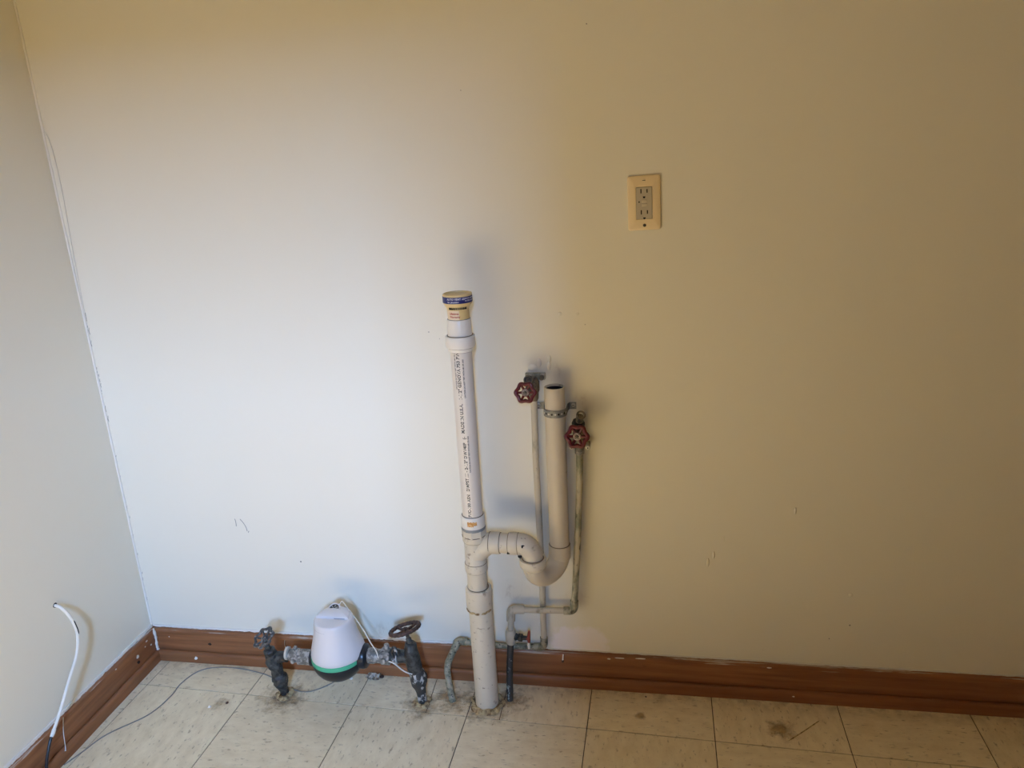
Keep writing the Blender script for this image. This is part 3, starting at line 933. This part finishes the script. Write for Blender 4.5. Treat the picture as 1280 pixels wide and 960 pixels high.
# valve body
vb = MB()
vb.lathe([(0.0085, 0.800), (0.0110, 0.806), (0.0115, 0.820), (0.0140, 0.826), (0.0145, 0.846), (0.0105, 0.852), (0.0075, 0.858)], (HX + 0.001, -0.024, 0), segs=18)
vb.lathe([(0.0130, 0.0), (0.0125, 0.016), (0.0100, 0.018), (0.0095, 0.030), (0.0062, 0.032), (0.0055, 0.055)], (HX, -0.024, 0.838), (-0.16, -1, 0.02), 18)
put('valve_body', vb, M_BRASS, hot)
put('wall_flange', MB().box((HX - 0.020, -0.0120, 0.846), (HX + 0.028, -0.0005, 0.862)), M_COPPER, hot, bevel=0.002)
for dx in (-0.013, 0.020):
    put('flange_bolt', MB().lathe([(0.0060, 0), (0.0058, 0.008), (0.0040, 0.011), (0.0015, 0.012)], (HX + dx, -0.012, 0.853), (0, -1, 0), 8), M_BRASS, hot)
put('hose_outlet', MB().lathe([(0.0090, 0.0), (0.0090, 0.014), (0.0110, 0.015), (0.0110, 0.026), (0.0085, 0.026), (0.0080, 0.018)], (HX - 0.004, -0.030, 0.846), (-0.10, -0.75, 0.45), 18), M_BRASS, hot)
wheel(hot, (1.1430, -0.085, 0.8386), (0.02, -0.97, 0.28), 0.0248, 0.0046, 6, 0.09, 6, M_RED, M_HUB, 0.0088, dish=0.20, spoke_w=0.62)

# right riser
cold = thing('supply_pipe', (1.0678, -0.088, 0), 'greenish copper supply pipe with the lower red-wheeled valve and a drain cock', 'pipe', 'washer supply pipes')
CX = 1.2580
put('riser', MB().tube([(CX, -0.030, 0.690), (1.2565, -0.030, 0.60), (1.2505, -0.030, 0.485), (1.2395, -0.030, 0.307), (1.2350, -0.030, 0.255)], RP, 18), M_COPPER, cold)
put('elbow', MB().tube(bent([(1.2357, -0.030, 0.268), (1.2340, -0.030, 0.2385), (1.2080, -0.030, 0.2375)], 0.013), 0.0104, 18), M_COPPER, cold)
put('run', MB().tube([(1.220, -0.030, 0.2380), (1.152, -0.0320, 0.2365), (1.09, -0.031, 0.2345)], RP, 18), M_COPPERL, cold)
put('elbow', MB().tube(bent([(1.106, -0.031, 0.2352), (1.0715, -0.032, 0.2345), (1.0705, -0.036, 0.204)], 0.014), 0.0112, 18), M_COPPERL, cold)
put('drop_pipe', MB().tube([(1.0710, -0.034, 0.220), (1.0700, -0.043, 0.165), (1.0685, -0.046, 0.135)], RP, 18), M_COPPERL, cold)
put('floor_pipe', MB().tube([(1.0685, -0.046, 0.140), (1.0650, -0.058, 0.090), (1.0660, -0.078, 0.030), (1.0670, -0.088, -0.004)], 0.0084, 18, lump=0.10), M_DARKCU, cold)
dc = MB().lathe([(0.0098, 0.140), (0.0135, 0.146), (0.0145, 0.160), (0.0135, 0.176), (0.0098, 0.182)], (1.0695, -0.044, 0), segs=16)
put('drain_valve_body', dc, M_COPPERL, cold)
cock = put('drain_cock', MB().lathe([(0.0085, 0.008), (0.0100, 0.014), (0.0070, 0.019), (0.0105, 0.023), (0.0105, 0.031), (0.0062, 0.033), (0.0055, 0.046)], (1.0695, -0.044, 0.162), (1, -0.12, 0.02), 10), M_IRON, cold)
hd = MB().tube([(1.1195, -0.051, 0.186), (1.1185, -0.052, 0.175), (1.1175, -0.052, 0.160), (1.1180, -0.052, 0.152)], [0.0030, 0.0042, 0.0046, 0.0035], 10)
hd.tube([(1.112, -0.050, 0.163), (1.1185, -0.0515, 0.163)], 0.0048, 10)
put('cock_handle', hd, M_REDLEVER, cock)
put('paint_drip', MB().tube([(1.1175, -0.0535, 0.153), (1.1172, -0.0540, 0.144), (1.1174, -0.0535, 0.135)], [0.0026, 0.0034, 0.0028], 8), M_PVCW, cock)
put('wall_flange', MB().box((CX - 0.024, -0.0280, 0.680), (CX + 0.024, -0.0005, 0.692)), M_COPPER, cold, bevel=0.003)
for dx, mt in ((-0.0185, M_SCREW), (0.0195, M_SCREW)):
    fb = put('flange_bolt', MB().lathe([(0.0064, 0), (0.0062, 0.004), (0.0045, 0.006), (0.0015, 0.0065)], (CX + dx, -0.028, 0.6855), (0, -1, 0), 14), mt, cold)
    put('slot', MB().lathe([(0.0022, 0.006), (0.0020, 0.0072)], (CX + dx, -0.028, 0.6855), (0, -1, 0), 8), M_HOLE, fb)
put('pipe_union', MB().lathe([(0.0085, 0.668), (0.0112, 0.671), (0.0114, 0.690), (0.0090, 0.694)], (CX, -0.030, 0), segs=18), M_UNION, cold)
vb = MB()
vb.lathe([(0.0085, 0.686), (0.0135, 0.694), (0.0155, 0.712), (0.0145, 0.730), (0.0105, 0.738), (0.0100, 0.748)], (CX, -0.032, 0), segs=18)
vb.lathe([(0.0130, 0.0), (0.0125, 0.016), (0.0100, 0.018), (0.0095, 0.030), (0.0062, 0.032), (0.0055, 0.050)], (CX, -0.032, 0.722), (0.0, -1, 0.2), 18)
put('valve_body', vb, M_BRASS, cold)
put('hose_outlet', MB().lathe([(0.0120, 0.0), (0.0150, 0.002), (0.0152, 0.012), (0.0120, 0.015)], (CX - 0.001, -0.040, 0.744), (0.05, -0.55, 0.75), 8), M_IRON, cold)
put('outlet_ring', MB().torus((CX + 0.007, -0.058, 0.776), (0.15, -0.72, 0.62), 0.0086, 0.0024, 28, 10), M_BRASS, cold)
put('outlet_neck', MB().lathe([(0.0090, 0.0), (0.0085, 0.016), (0.0060, 0.017)], (CX + 0.003, -0.050, 0.758), (0.1, -0.35, 0.9), 18), M_BRASS, cold)
wheel(cold, (1.2575, -0.086, 0.7340), (-0.03, -0.97, 0.26), 0.0275, 0.0050, 6, 0.10, 6, M_RED, M_HUB, 0.0095, dish=0.20, spoke_w=0.66, spin=0.0)


# ------------------------------------------------------------------ water meter and its valves
left_valve = thing('gate_valve', (0.4600, -0.127, 0), 'blackened shutoff valve with a small grey handwheel, joined to the white meter', 'valve', 'meter shutoff valves')
ax0 = [(0.4610, -0.128, -0.004), (0.4598, -0.128, 0.014), (0.4588, -0.129, 0.022), (0.4570, -0.129, 0.034), (0.4552, -0.129, 0.046), (0.4540, -0.130, 0.058), (0.4525, -0.130, 0.066), (0.4505, -0.130, 0.082),
       (0.4485, -0.131, 0.098), (0.4470, -0.131, 0.112), (0.4450, -0.132, 0.126), (0.4435, -0.133, 0.134)]
rd0 = [0.0098, 0.0100, 0.0112, 0.0160, 0.0205, 0.0200, 0.0150, 0.0158, 0.0198, 0.0208, 0.0182, 0.0130]
put('valve_body', MB().tube(smooth_path(ax0, 3), [rd0[min(i // 3, 10)] + (rd0[min(i // 3 + 1, 11)] - rd0[min(i // 3, 10)]) * (i % 3) / 3 if i < 33 else rd0[-1] for i in range(34)], 32, lump=0.26), M_IRON, left_valve, angle=60)
put('bonnet_nut', MB().lathe([(0.0120, 0.0), (0.0158, 0.003), (0.0160, 0.014), (0.0125, 0.018), (0.0085, 0.020), (0.0080, 0.032), (0.0050, 0.034), (0.0045, 0.046)], (0.4432, -0.1335, 0.132), (-0.13, -0.22, 1), 8), M_IRON, left_valve, angle=30)
wheel(left_valve, (0.4380, -0.146, 0.1900), (-0.30, -0.42, 0.86), 0.0300, 0.0036, 7, 0.10, 7, M_GREYWHEEL, M_GREYWHEEL, 0.0080, dish=0.18, screw_mat=M_GREYWHEEL, spoke_w=0.7)
put('side_outlet', MB().tube([(0.4500, -0.130, 0.118), (0.4700, -0.128, 0.121), (0.4840, -0.128, 0.1225)], [0.0170, 0.0140, 0.0150], 22, lump=0.15), M_IRON, left_valve)
put('union_ring', MB().lathe([(0.0150, 0.4835), (0.0172, 0.4845), (0.0172, 0.4905), (0.0150, 0.4915)], (0, -0.1275, 0.1228), (1, 0, 0.02), 24), M_SCREW, left_valve)
put('tailpiece', MB().lathe([(0.0140, 0.488), (0.0140, 0.520)], (0, -0.1275, 0.1228), (1, 0, 0.01), 24), M_UNION, left_valve)
un = MB().lathe([(0.0150, 0.4965), (0.0185, 0.4985), (0.0185, 0.5180), (0.0150, 0.5200)], (0, -0.1275, 0.1230), (1, 0, 0.01), 8)
un.lathe([(0.0060, 0.014), (0.0058, 0.028), (0.0040, 0.030)], (0.5080, -0.1275, 0.1230), (0.05, 0.1, 1), 8).lathe([(0.0060, 0.014), (0.0056, 0.0245)], (0.5080, -0.1275, 0.1230), (0.1, -1, 0.1), 8)
put('union_nut', un, M_UNION, left_valve, angle=30)

right_valve = thing('gate_valve', (0.8400, -0.12, 0), 'black shutoff valve flecked white with a wide rusty handwheel, joined to the white meter', 'valve', 'meter shutoff valves')
ax1 = [(0.8395, -0.119, -0.004), (0.8400, -0.119, 0.014), (0.8400, -0.119, 0.030), (0.8385, -0.119, 0.046), (0.8368, -0.119, 0.060), (0.8355, -0.119, 0.078), (0.8335, -0.120, 0.092), (0.8305, -0.120, 0.102)]
rd1 = [0.0112, 0.0110, 0.0118, 0.0140, 0.0205, 0.0218, 0.0200, 0.0158]
put('lower_body', MB().tube(ax1, rd1, 28, lump=0.18, seed=4), M_IRONW, right_valve, angle=60)
ax2 = [(0.8310, -0.120, 0.098), (0.8290, -0.120, 0.110), (0.8265, -0.120, 0.124), (0.8240, -0.120, 0.138), (0.8225, -0.120, 0.152), (0.8225, -0.119, 0.166), (0.8235, -0.119, 0.177), (0.8238, -0.119, 0.182)]
rd2 = [0.0180, 0.0190, 0.0196, 0.0200, 0.0190, 0.0165, 0.0150, 0.0115]
put('valve_body', MB().tube(ax2, rd2, 28, lump=0.16, seed=9), M_IRON, right_valve, angle=60)
put('stem', MB().lathe([(0.0075, 0.0), (0.0070, 0.018), (0.0048, 0.020), (0.0045, 0.044)], (0.8225, -0.119, 0.176), (-0.22, 0.05, 1), 14), M_IRON, right_valve)
wheel(right_valve, (0.8115, -0.1165, 0.2190), (-0.25, 0.20, 0.95), 0.0420, 0.0052, 22, 0.035, 4, M_RUSTWHEEL, M_RUSTWHEEL, 0.0085, dish=0.12, screw_mat=M_RUSTWHEEL, spoke_w=0.75)
zr = 0.1370
put('side_outlet', MB().tube([(0.8240, -0.120, 0.140), (0.8050, -0.120, 0.140), (0.7780, -0.1205, 0.139)], [0.0185, 0.0165, 0.0165], 22, lump=0.12, seed=3), M_IRON, right_valve)
un = MB().lathe([(0.0170, 0.7420), (0.0222, 0.7450), (0.0222, 0.7680), (0.0175, 0.7700)], (0, -0.121, 0.1380), (1, 0, 0), 8)
un.lathe([(0.0070, 0.016), (0.0066, 0.033), (0.0045, 0.035)], (0.7570, -0.121, 0.1380), (0.05, 0.1, 1), 8).lathe([(0.0070, 0.016), (0.0064, 0.0275)], (0.7560, -0.121, 0.1380), (0, -1, 0.1), 8)
put('union_nut', un, M_UNION, right_valve, angle=30)
put('tailpiece', MB().lathe([(0.0185, 0.7050), (0.0200, 0.7090), (0.0200, 0.7250), (0.0180, 0.7290), (0.0178, 0.7480)], (0, -0.1215, 0.1368), (1, 0, 0), 28), M_UNION, right_valve)
put('union_ring', MB().lathe([(0.0180, 0.7760), (0.0200, 0.7775), (0.0200, 0.7880), (0.0175, 0.7895)], (0, -0.1205, 0.1390), (1, 0, 0), 24), M_IRONW, right_valve)
put('ground_hook', MB().tube(smooth_path([(0.7820, -0.137, 0.148), (0.7790, -0.142, 0.168), (0.7870, -0.143, 0.183), (0.7965, -0.141, 0.172), (0.7960, -0.138, 0.155)], 6), 0.0024, 10), M_IRON, right_valve)
for (bx, by), nm in (((0.4605, -0.128), left_valve), ((0.8395, -0.119), right_valve)):
    ring = MB().torus((bx, by, 0.0005), (0, 0, 1), 0.0170, 0.0060, 48, 10)
    for v in ring.v:
        d = Vector((v.x - bx, v.y - by, 0)).normalized()
        v += d * 0.010 * mnoise.noise(v * 70) + Vector((0, 0, 0.004 * mnoise.noise(v * 130)))
    put('mortar_ring', ring, M_MORTAR, nm)

MX, MY = 0.6270, -0.125
meter = thing('water_meter', (MX, MY, 0.06), 'white bell-shaped water meter with green band between two dark valves', 'water meter')
G = lambda prof, segs=56: MB().lathe(prof, (MX, MY, 0), (0, 0, 1), segs)
bell = G([(0.0600, 0.1425), (0.0650, 0.1430), (0.0668, 0.1450), (0.0672, 0.1530), (0.0655, 0.1650), (0.0612, 0.1800), (0.0572, 0.1960), (0.0540, 0.2120), (0.0516, 0.2280), (0.0500, 0.2400), (0.0488, 0.2455), (0.0466, 0.2480), (0.0440, 0.2485), (0.0200, 0.2485)])
for v in bell.v:                     # the skirt flares over the pipe on the valve side
    dx = (v.x - MX) / 0.067
    if v.z < 0.2:
        k = max(0, 1 - abs(v.z - 0.160) / 0.035)
        v.x += 0.006 * k * max(0, dx) ** 3
    if v.z < 0.145:
        v.z += 0.006 * max(0, -(v.y - MY) / 0.066) * 0
cover = put('cover', bell, M_METER, meter, angle=40)
# raised register hood on the far half of the lid
pl = []
for k in range(25):
    a = math.radians(-8 + 196 * k / 24)
    pl.append((0.0440 * math.cos(a), 0.0440 * math.sin(a)))
hood = MB()
n = len(pl)
vs, fs = [], []
for lvl, (sc_, z) in enumerate(((1.0, 0.2478), (1.0, 0.2510), (0.93, 0.2550), (0.62, 0.2600), (0.3, 0.2615))):
    for a, b in pl:
        vs.append((MX + a * sc_, MY + 0.002 + (b - 0.004) * sc_ + 0.012 * (1 - sc_), z))
for l_ in range(4):
    for k in range(n):
        k2 = (k + 1) % n
        fs.append((l_ * n + k, l_ * n + k2, (l_ + 1) * n + k2, (l_ + 1) * n + k))
fs.append(tuple(4 * n + k for k in range(n)))
fs.append(tuple(reversed(range(n))))
hood.add(vs, fs)
hd_ = put('register_hood', hood, M_METER, cover, angle=30)
put('dial_rim', MB().torus((MX - 0.004, MY + 0.020, 0.2605), (-0.05, -0.35, 1), 0.0145, 0.0022, 32, 8), M_METER, cover)
put('dial', MB().lathe([(0.0135, 0.0), (0.0130, 0.0012)], (MX - 0.004, MY + 0.020, 0.2600), (-0.05, -0.35, 1), 28), M_DIAL, cover)
dr = MB()
for k in range(6):
    a = k * 1.1 + 0.3
    dr.box((-0.0035, -0.0008, 0), (0.0035, 0.0008, 0.0006), Matrix.Translation((MX - 0.004 + 0.007 * math.cos(a), MY + 0.020 + 0.006 * math.sin(a), 0.2622 + 0.002 * math.sin(a))) @ Matrix.Rotation(a, 4, 'Z'))
put('dial_marks', dr, M_SCREW, cover, smooth=False)
for y0, x0, x1 in ((-0.006, -0.038, -0.012), (-0.009, 0.006, 0.034), (0.012, 0.016, 0.036)):
    put('mould_line', MB().tube([(MX + x0, MY + y0, 0.2505 if y0 < 0 else 0.2562), (MX + x1, MY + y0 + 0.001, 0.2505 if y0 < 0 else 0.2545)], 0.0010, 6), M_GASKET, cover)
wa = []
for k in range(15):
    a = math.radians(-140 + 3.2 * k)
    wa.append((MX + 0.0506 * math.cos(a), MY + 0.0506 * math.sin(a), 0.2330))
put('mould_line', MB().tube(wa, 0.0004, 6), M_GASKET, cover)
put('band', G([(0.0610, 0.1315), (0.0668, 0.1317), (0.0680, 0.1330), (0.0680, 0.1428), (0.0665, 0.1438), (0.0610, 0.1438)]), M_GREEN, meter)
put('bowl', G([(0.0150, 0.0790), (0.0300, 0.0800), (0.0430, 0.0850), (0.0540, 0.0950), (0.0615, 0.1070), (0.0660, 0.1180), (0.0674, 0.1280), (0.0668, 0.1320), (0.0610, 0.1325)]), M_BLACK, meter, angle=50)
put('end_collar', MB().lathe([(0.0200, 0.6750), (0.0300, 0.6790), (0.0318, 0.6850), (0.0318, 0.7010), (0.0295, 0.7050), (0.0230, 0.7070), (0.0195, 0.7100)], (0, -0.1225, 0.1350), (1, 0, 0), 40), M_BLACK, meter)
put('end_collar', MB().lathe([(0.0190, 0.5530), (0.0235, 0.5545), (0.0245, 0.5580), (0.0250, 0.5740), (0.0200, 0.5800)], (0, -0.1265, 0.1255), (1, 0, 0), 40), M_BLACK, meter)
put('end_nut', MB().lathe([(0.0190, 0.5175), (0.0208, 0.5190), (0.0208, 0.5540), (0.0190, 0.5555)], (0, -0.1270, 0.1240), (1, 0, 0), 10), M_UNION, meter, angle=30)

# ------------------------------------------------------------------ wires and cable
tag(put('meter_wire', MB().tube(smooth_path([(0.634, -0.096, 0.2650), (0.640, -0.090, 0.2720), (0.6572, -0.098, 0.2570), (0.6819, -0.108, 0.2300), (0.7026, -0.117, 0.2045), (0.721, -0.127, 0.1780), (0.7362, -0.136, 0.1625), (0.7440, -0.1445, 0.1480)], 8), 0.0016, 10), M_WIREW),
    'thin pale wire running from the meter top down to the rusty-wheeled valve', 'wire')
tag(put('ground_wire', MB().tube(smooth_path([(0.7700, -0.1440, 0.140), (0.785, -0.1460, 0.136), (0.8025, -0.1470, 0.121), (0.8160, -0.1460, 0.111), (0.828, -0.1420, 0.104)], 8), 0.0017, 10), M_WIREW),
    'short pale wire lying against the side of the rusty-wheeled valve', 'wire')
fl = [(0.0300, -0.4180), (0.0450, -0.3780), (0.0680, -0.3146), (0.1313, -0.2393), (0.1493, -0.1679), (0.1475, -0.1202), (0.1642, -0.0685), (0.2043, -0.0435), (0.2774, -0.0400), (0.3646, -0.0560), (0.431, -0.0860), (0.4765, -0.1086), (0.5196, -0.1124), (0.5557, -0.0899), (0.5887, -0.0518)]
tag(put('floor_wire', MB().tube(smooth_path([(a, b, 0.0016) for a, b in fl], 8), 0.0015, 10), M_WIRE),
    'thin grey wire snaking over the floor tiles from the side baseboard to the meter', 'wire')
coax = thing('wall_cable', (0.0, -0.30, 0.36), 'white cable looping out of a hole in the side wall and down the baseboard', 'cable')
cp = smooth_path([(-0.004, -0.300, 0.3640), (0.012, -0.300, 0.3605), (0.026, -0.297, 0.3400), (0.033, -0.2935, 0.3100), (0.035, -0.2935, 0.2740), (0.035, -0.3117, 0.2307), (0.035, -0.351, 0.1873), (0.033, -0.3938, 0.135), (0.031, -0.4200, 0.1060)], 8)
put('sheath', MB().tube(cp, 0.0038, 14), M_COAX, coax)
put('connector', MB().tube([(0.031, -0.4185, 0.1075), (0.0305, -0.4245, 0.1000), (0.0300, -0.4300, 0.0950)], [0.0046, 0.0048, 0.0040], 14), M_COAX, coax)
put('black_tail', MB().tube(smooth_path([(0.0302, -0.4280, 0.0970), (0.0300, -0.4400, 0.0830), (0.0300, -0.4560, 0.0560), (0.0310, -0.4720, 0.0200), (0.0320, -0.4760, 0.0042)], 6), 0.0036, 12), M_BLACK, coax)
jp = [cp[i] + Vector((0.0036, 0.0005, 0.001)) for i in range(22, 32)]
put('scorch_mark', MB().tube(jp, [0.0008] + [0.0014] * 8 + [0.0006], 8), M_HOLE, coax)

# ------------------------------------------------------------------ outlet
OX, OZ = 1.4069, 1.2405
outlet = thing('wall_outlet', (OX, 0, OZ), 'almond outlet plate with grey receptacle and test buttons, high on the pipe wall', 'outlet')
rot = Matrix.Translation((OX, 0, OZ)) @ Matrix.Rotation(-0.021, 4, 'Y')


def rrect(w, h, rad, n=6):
    out = []
    for cx, cz, a0 in ((w - rad, h - rad, 0), (-w + rad, h - rad, 90), (-w + rad, -h + rad, 180), (w - rad, -h + rad, 270)):
        for k in range(n + 1):
            a = math.radians(a0 + 90 * k / n)
            out.append((cx + rad * math.cos(a), cz + rad * math.sin(a)))
    return out


def frame_ring(levels):
    """stack of closed outlines (poly, depth)"""
    vs, fs = [], []
    n = len(levels[0][0])
    for poly, d in levels:
        vs += [rot @ Vector((a, -d, b)) for a, b in poly]
    for l_ in range(len(levels) - 1):
        for k in range(n):
            k2 = (k + 1) % n
            fs.append((l_ * n + k, l_ * n + k2, (l_ + 1) * n + k2, (l_ + 1) * n + k))
    return vs, fs, n


lv = [(rrect(0.0350, 0.0572, 0.0050), 0.0), (rrect(0.0350, 0.0572, 0.0050), 0.0030), (rrect(0.0340, 0.0562, 0.0045), 0.0046), (rrect(0.0310, 0.0530, 0.004), 0.0058), (rrect(0.0178, 0.0343, 0.0015), 0.0062), (rrect(0.0172, 0.0337, 0.0012), 0.0055), (rrect(0.0172, 0.0337, 0.0012), 0.0005)]
vs, fs, n = frame_ring(lv)
fs.append(tuple(reversed(range(n))))
put('cover_plate', MB().add(vs, fs), M_PLATE, outlet, angle=25)
lv = [(rrect(0.0168, 0.0333, 0.0010), 0.0008), (rrect(0.0168, 0.0333, 0.0010), 0.0066), (rrect(0.0160, 0.0325, 0.0010), 0.0074)]
vs, fs, n = frame_ring(lv)
fs.append(tuple(2 * n + k for k in range(n)))
fs.append(tuple(reversed(range(n))))
rec = put('receptacle', MB().add(vs, fs), M_RECEPT, outlet, angle=25)
for zc in (0.0215, -0.0225):
    for dx, hh in ((-0.0064, 0.0046), (0.0064, 0.0038)):
        put('slot', MB().box((dx - 0.0012, -0.0077, zc + 0.0035 - hh), (dx + 0.0012, -0.0070, zc + 0.0035 + hh), rot), M_HOLE, rec, smooth=False)
    gp = [(0.0026 * math.cos(a), 0.0026 * math.sin(a)) for a in [PI * k / 8 for k in range(-8, 1)]] + [(0.0026, 0.0014), (-0.0026, 0.0014)]
    put('ground_hole', MB().prism(gp, 0.0007, lambda a, b, h: rot @ Vector((a, -0.0070 - h, b + zc - 0.0090))), M_HOLE, rec, smooth=False)
for zc in (0.0038, -0.0040):
    put('button', MB().box((-0.0056, -0.0088, zc - 0.0033), (0.0062, -0.0068, zc + 0.0033), rot), M_BUTTON, rec, bevel=0.0004)
put('indicator', MB().lathe([(0.0016, 0), (0.0014, 0.0005)], rot @ Vector((-0.0108, -0.0074, 0.0026)), (0, -1, 0), 12), M_HOLE, rec)
for zc, mt in ((0.0470, M_PLATE), (-0.0470, M_BRASS)):
    sc = put('screw', MB().lathe([(0.0036, 0), (0.0034, 0.0010), (0.0012, 0.0015)], rot @ Vector((0, -0.0056, zc)), (0, -1, 0), 16), mt, outlet)
    put('slot', MB().box((-0.0032, -0.0075, zc - 0.0006), (0.0032, -0.0066, zc + 0.0006), rot), M_HOLE, sc, smooth=False)

# ------------------------------------------------------------------ small things on the baseboard and floor
nail = thing('painted_nail', (1.2000, -0.030, 0.093), 'white-painted nail with dark tip hanging on the back baseboard', 'nail')
put('shank', MB().tube([(1.2010, -0.0155, 0.0945), (1.2005, -0.0185, 0.0880), (1.2000, -0.0195, 0.0790)], 0.0017, 10), M_PAINTCHIP, nail)
put('head', MB().tube([(1.2000, -0.0195, 0.0800), (1.2000, -0.0200, 0.0760), (1.2002, -0.0195, 0.0725)], [0.0022, 0.0034, 0.0018], 10), M_RUSTWHEEL, nail)
# scrap of torn paper and crumbs under the meter
vs, fs = [], []
NX, NY = 8, 6
for i in range(NX + 1):
    for j in range(NY + 1):
        a, b = i / NX - 0.5, j / NY - 0.5
        p = Vector((0.677 + a * 0.036, -0.040 + b * 0.026, 0.006 + 0.012 * mnoise.noise(Vector((a * 3.4, b * 3.4, 2)))))
        p.z = max(0.0008, p.z + 0.005 * mnoise.noise(Vector((a * 9, b * 9, 5))))
        p.x += 0.006 * mnoise.noise(Vector((b * 6, a * 3, 8)))
        vs.append(p)
for i in range(NX):
    for j in range(NY):
        k = i * (NY + 1) + j
        fs.append((k, k + NY + 1, k + NY + 2, k + 1))
sp = MB().add(vs, fs)
o = len(sp.v)
sp.v += [v - Vector((0, 0, 0.0007)) for v in sp.v]
sp.f += [tuple(reversed([i + o for i in q])) for q in sp.f]
tag(put('paint_scrap', sp, M_SCRAP), 'crumpled flake of off-white paint on the floor behind the meter', 'paint flake')
for (x, y, s, mt, lab) in ((0.2793, -0.1941, 0.0042, M_PAINTCHIP, 'white paint crumb on the floor in the open tile near the side wall'),
                           (0.6179, -0.0500, 0.0046, M_PAINTCHIP, 'white paint crumb on the floor just behind the meter bowl'),
                           (0.7015, -0.0360, 0.0062, M_RUSTWHEEL, 'rusty brown crumb beside the crumpled paint flake'),
                           (0.3189, -0.1751, 0.0038, M_RUSTWHEEL, 'dark brown crumb on the floor near the small-wheeled valve'),
                           (1.4150, -0.0420, 0.0022, M_HOLE, 'tiny black crumb below the back baseboard, right of the nail')):
    mb = MB().lathe([(s * 0.5, 0), (s, s * 0.35), (s * 0.8, s * 0.8), (s * 0.3, s * 1.05)], (x, y, 0), (0, 0, 1), 8)
    for v in mb.v:
        v += Vector((mnoise.noise(v * 300), mnoise.noise(v * 300 + Vector((5, 0, 0))), 0)) * s * 0.5
    tag(put('crumb', mb, mt, smooth=False), lab, 'crumb')
# fine grit scattered round the pipes: nobody could count it
grit = MB()
for cx, cy, sp_, n in ((1.012, -0.125, 0.055, 150), (0.462, -0.145, 0.05, 70), (0.838, -0.13, 0.04, 70), (0.92, -0.10, 0.05, 70), (1.068, -0.085, 0.035, 60), (0.05, -0.06, 0.04, 40), (1.5, -0.08, 0.35, 40), (0.5, -0.1, 0.3, 60)):
    for k in range(n):
        x, y = rnd.gauss(cx, sp_ * 0.6), min(-0.028, rnd.gauss(cy, sp_ * 0.5))
        if x < 0.03:
            continue
        s = rnd.uniform(0.0006, 0.0021)
        a = rnd.random() * 6
        pts = [(x + s * math.cos(a + t) * rnd.uniform(0.6, 1.2), y + s * math.sin(a + t) * rnd.uniform(0.6, 1.2), -0.0002) for t in (0, 2.1, 4.2)] + [(x, y, s * rnd.uniform(0.5, 1.0))]
        grit.add(pts, [(2, 1, 0), (0, 1, 3), (1, 2, 3), (2, 0, 3)])
g = put('floor_grit', grit, M_MORTAR, smooth=False)
tag(g, 'fine brown mortar grit scattered on the floor round the pipes', 'grit')
g['kind'] = 'stuff'
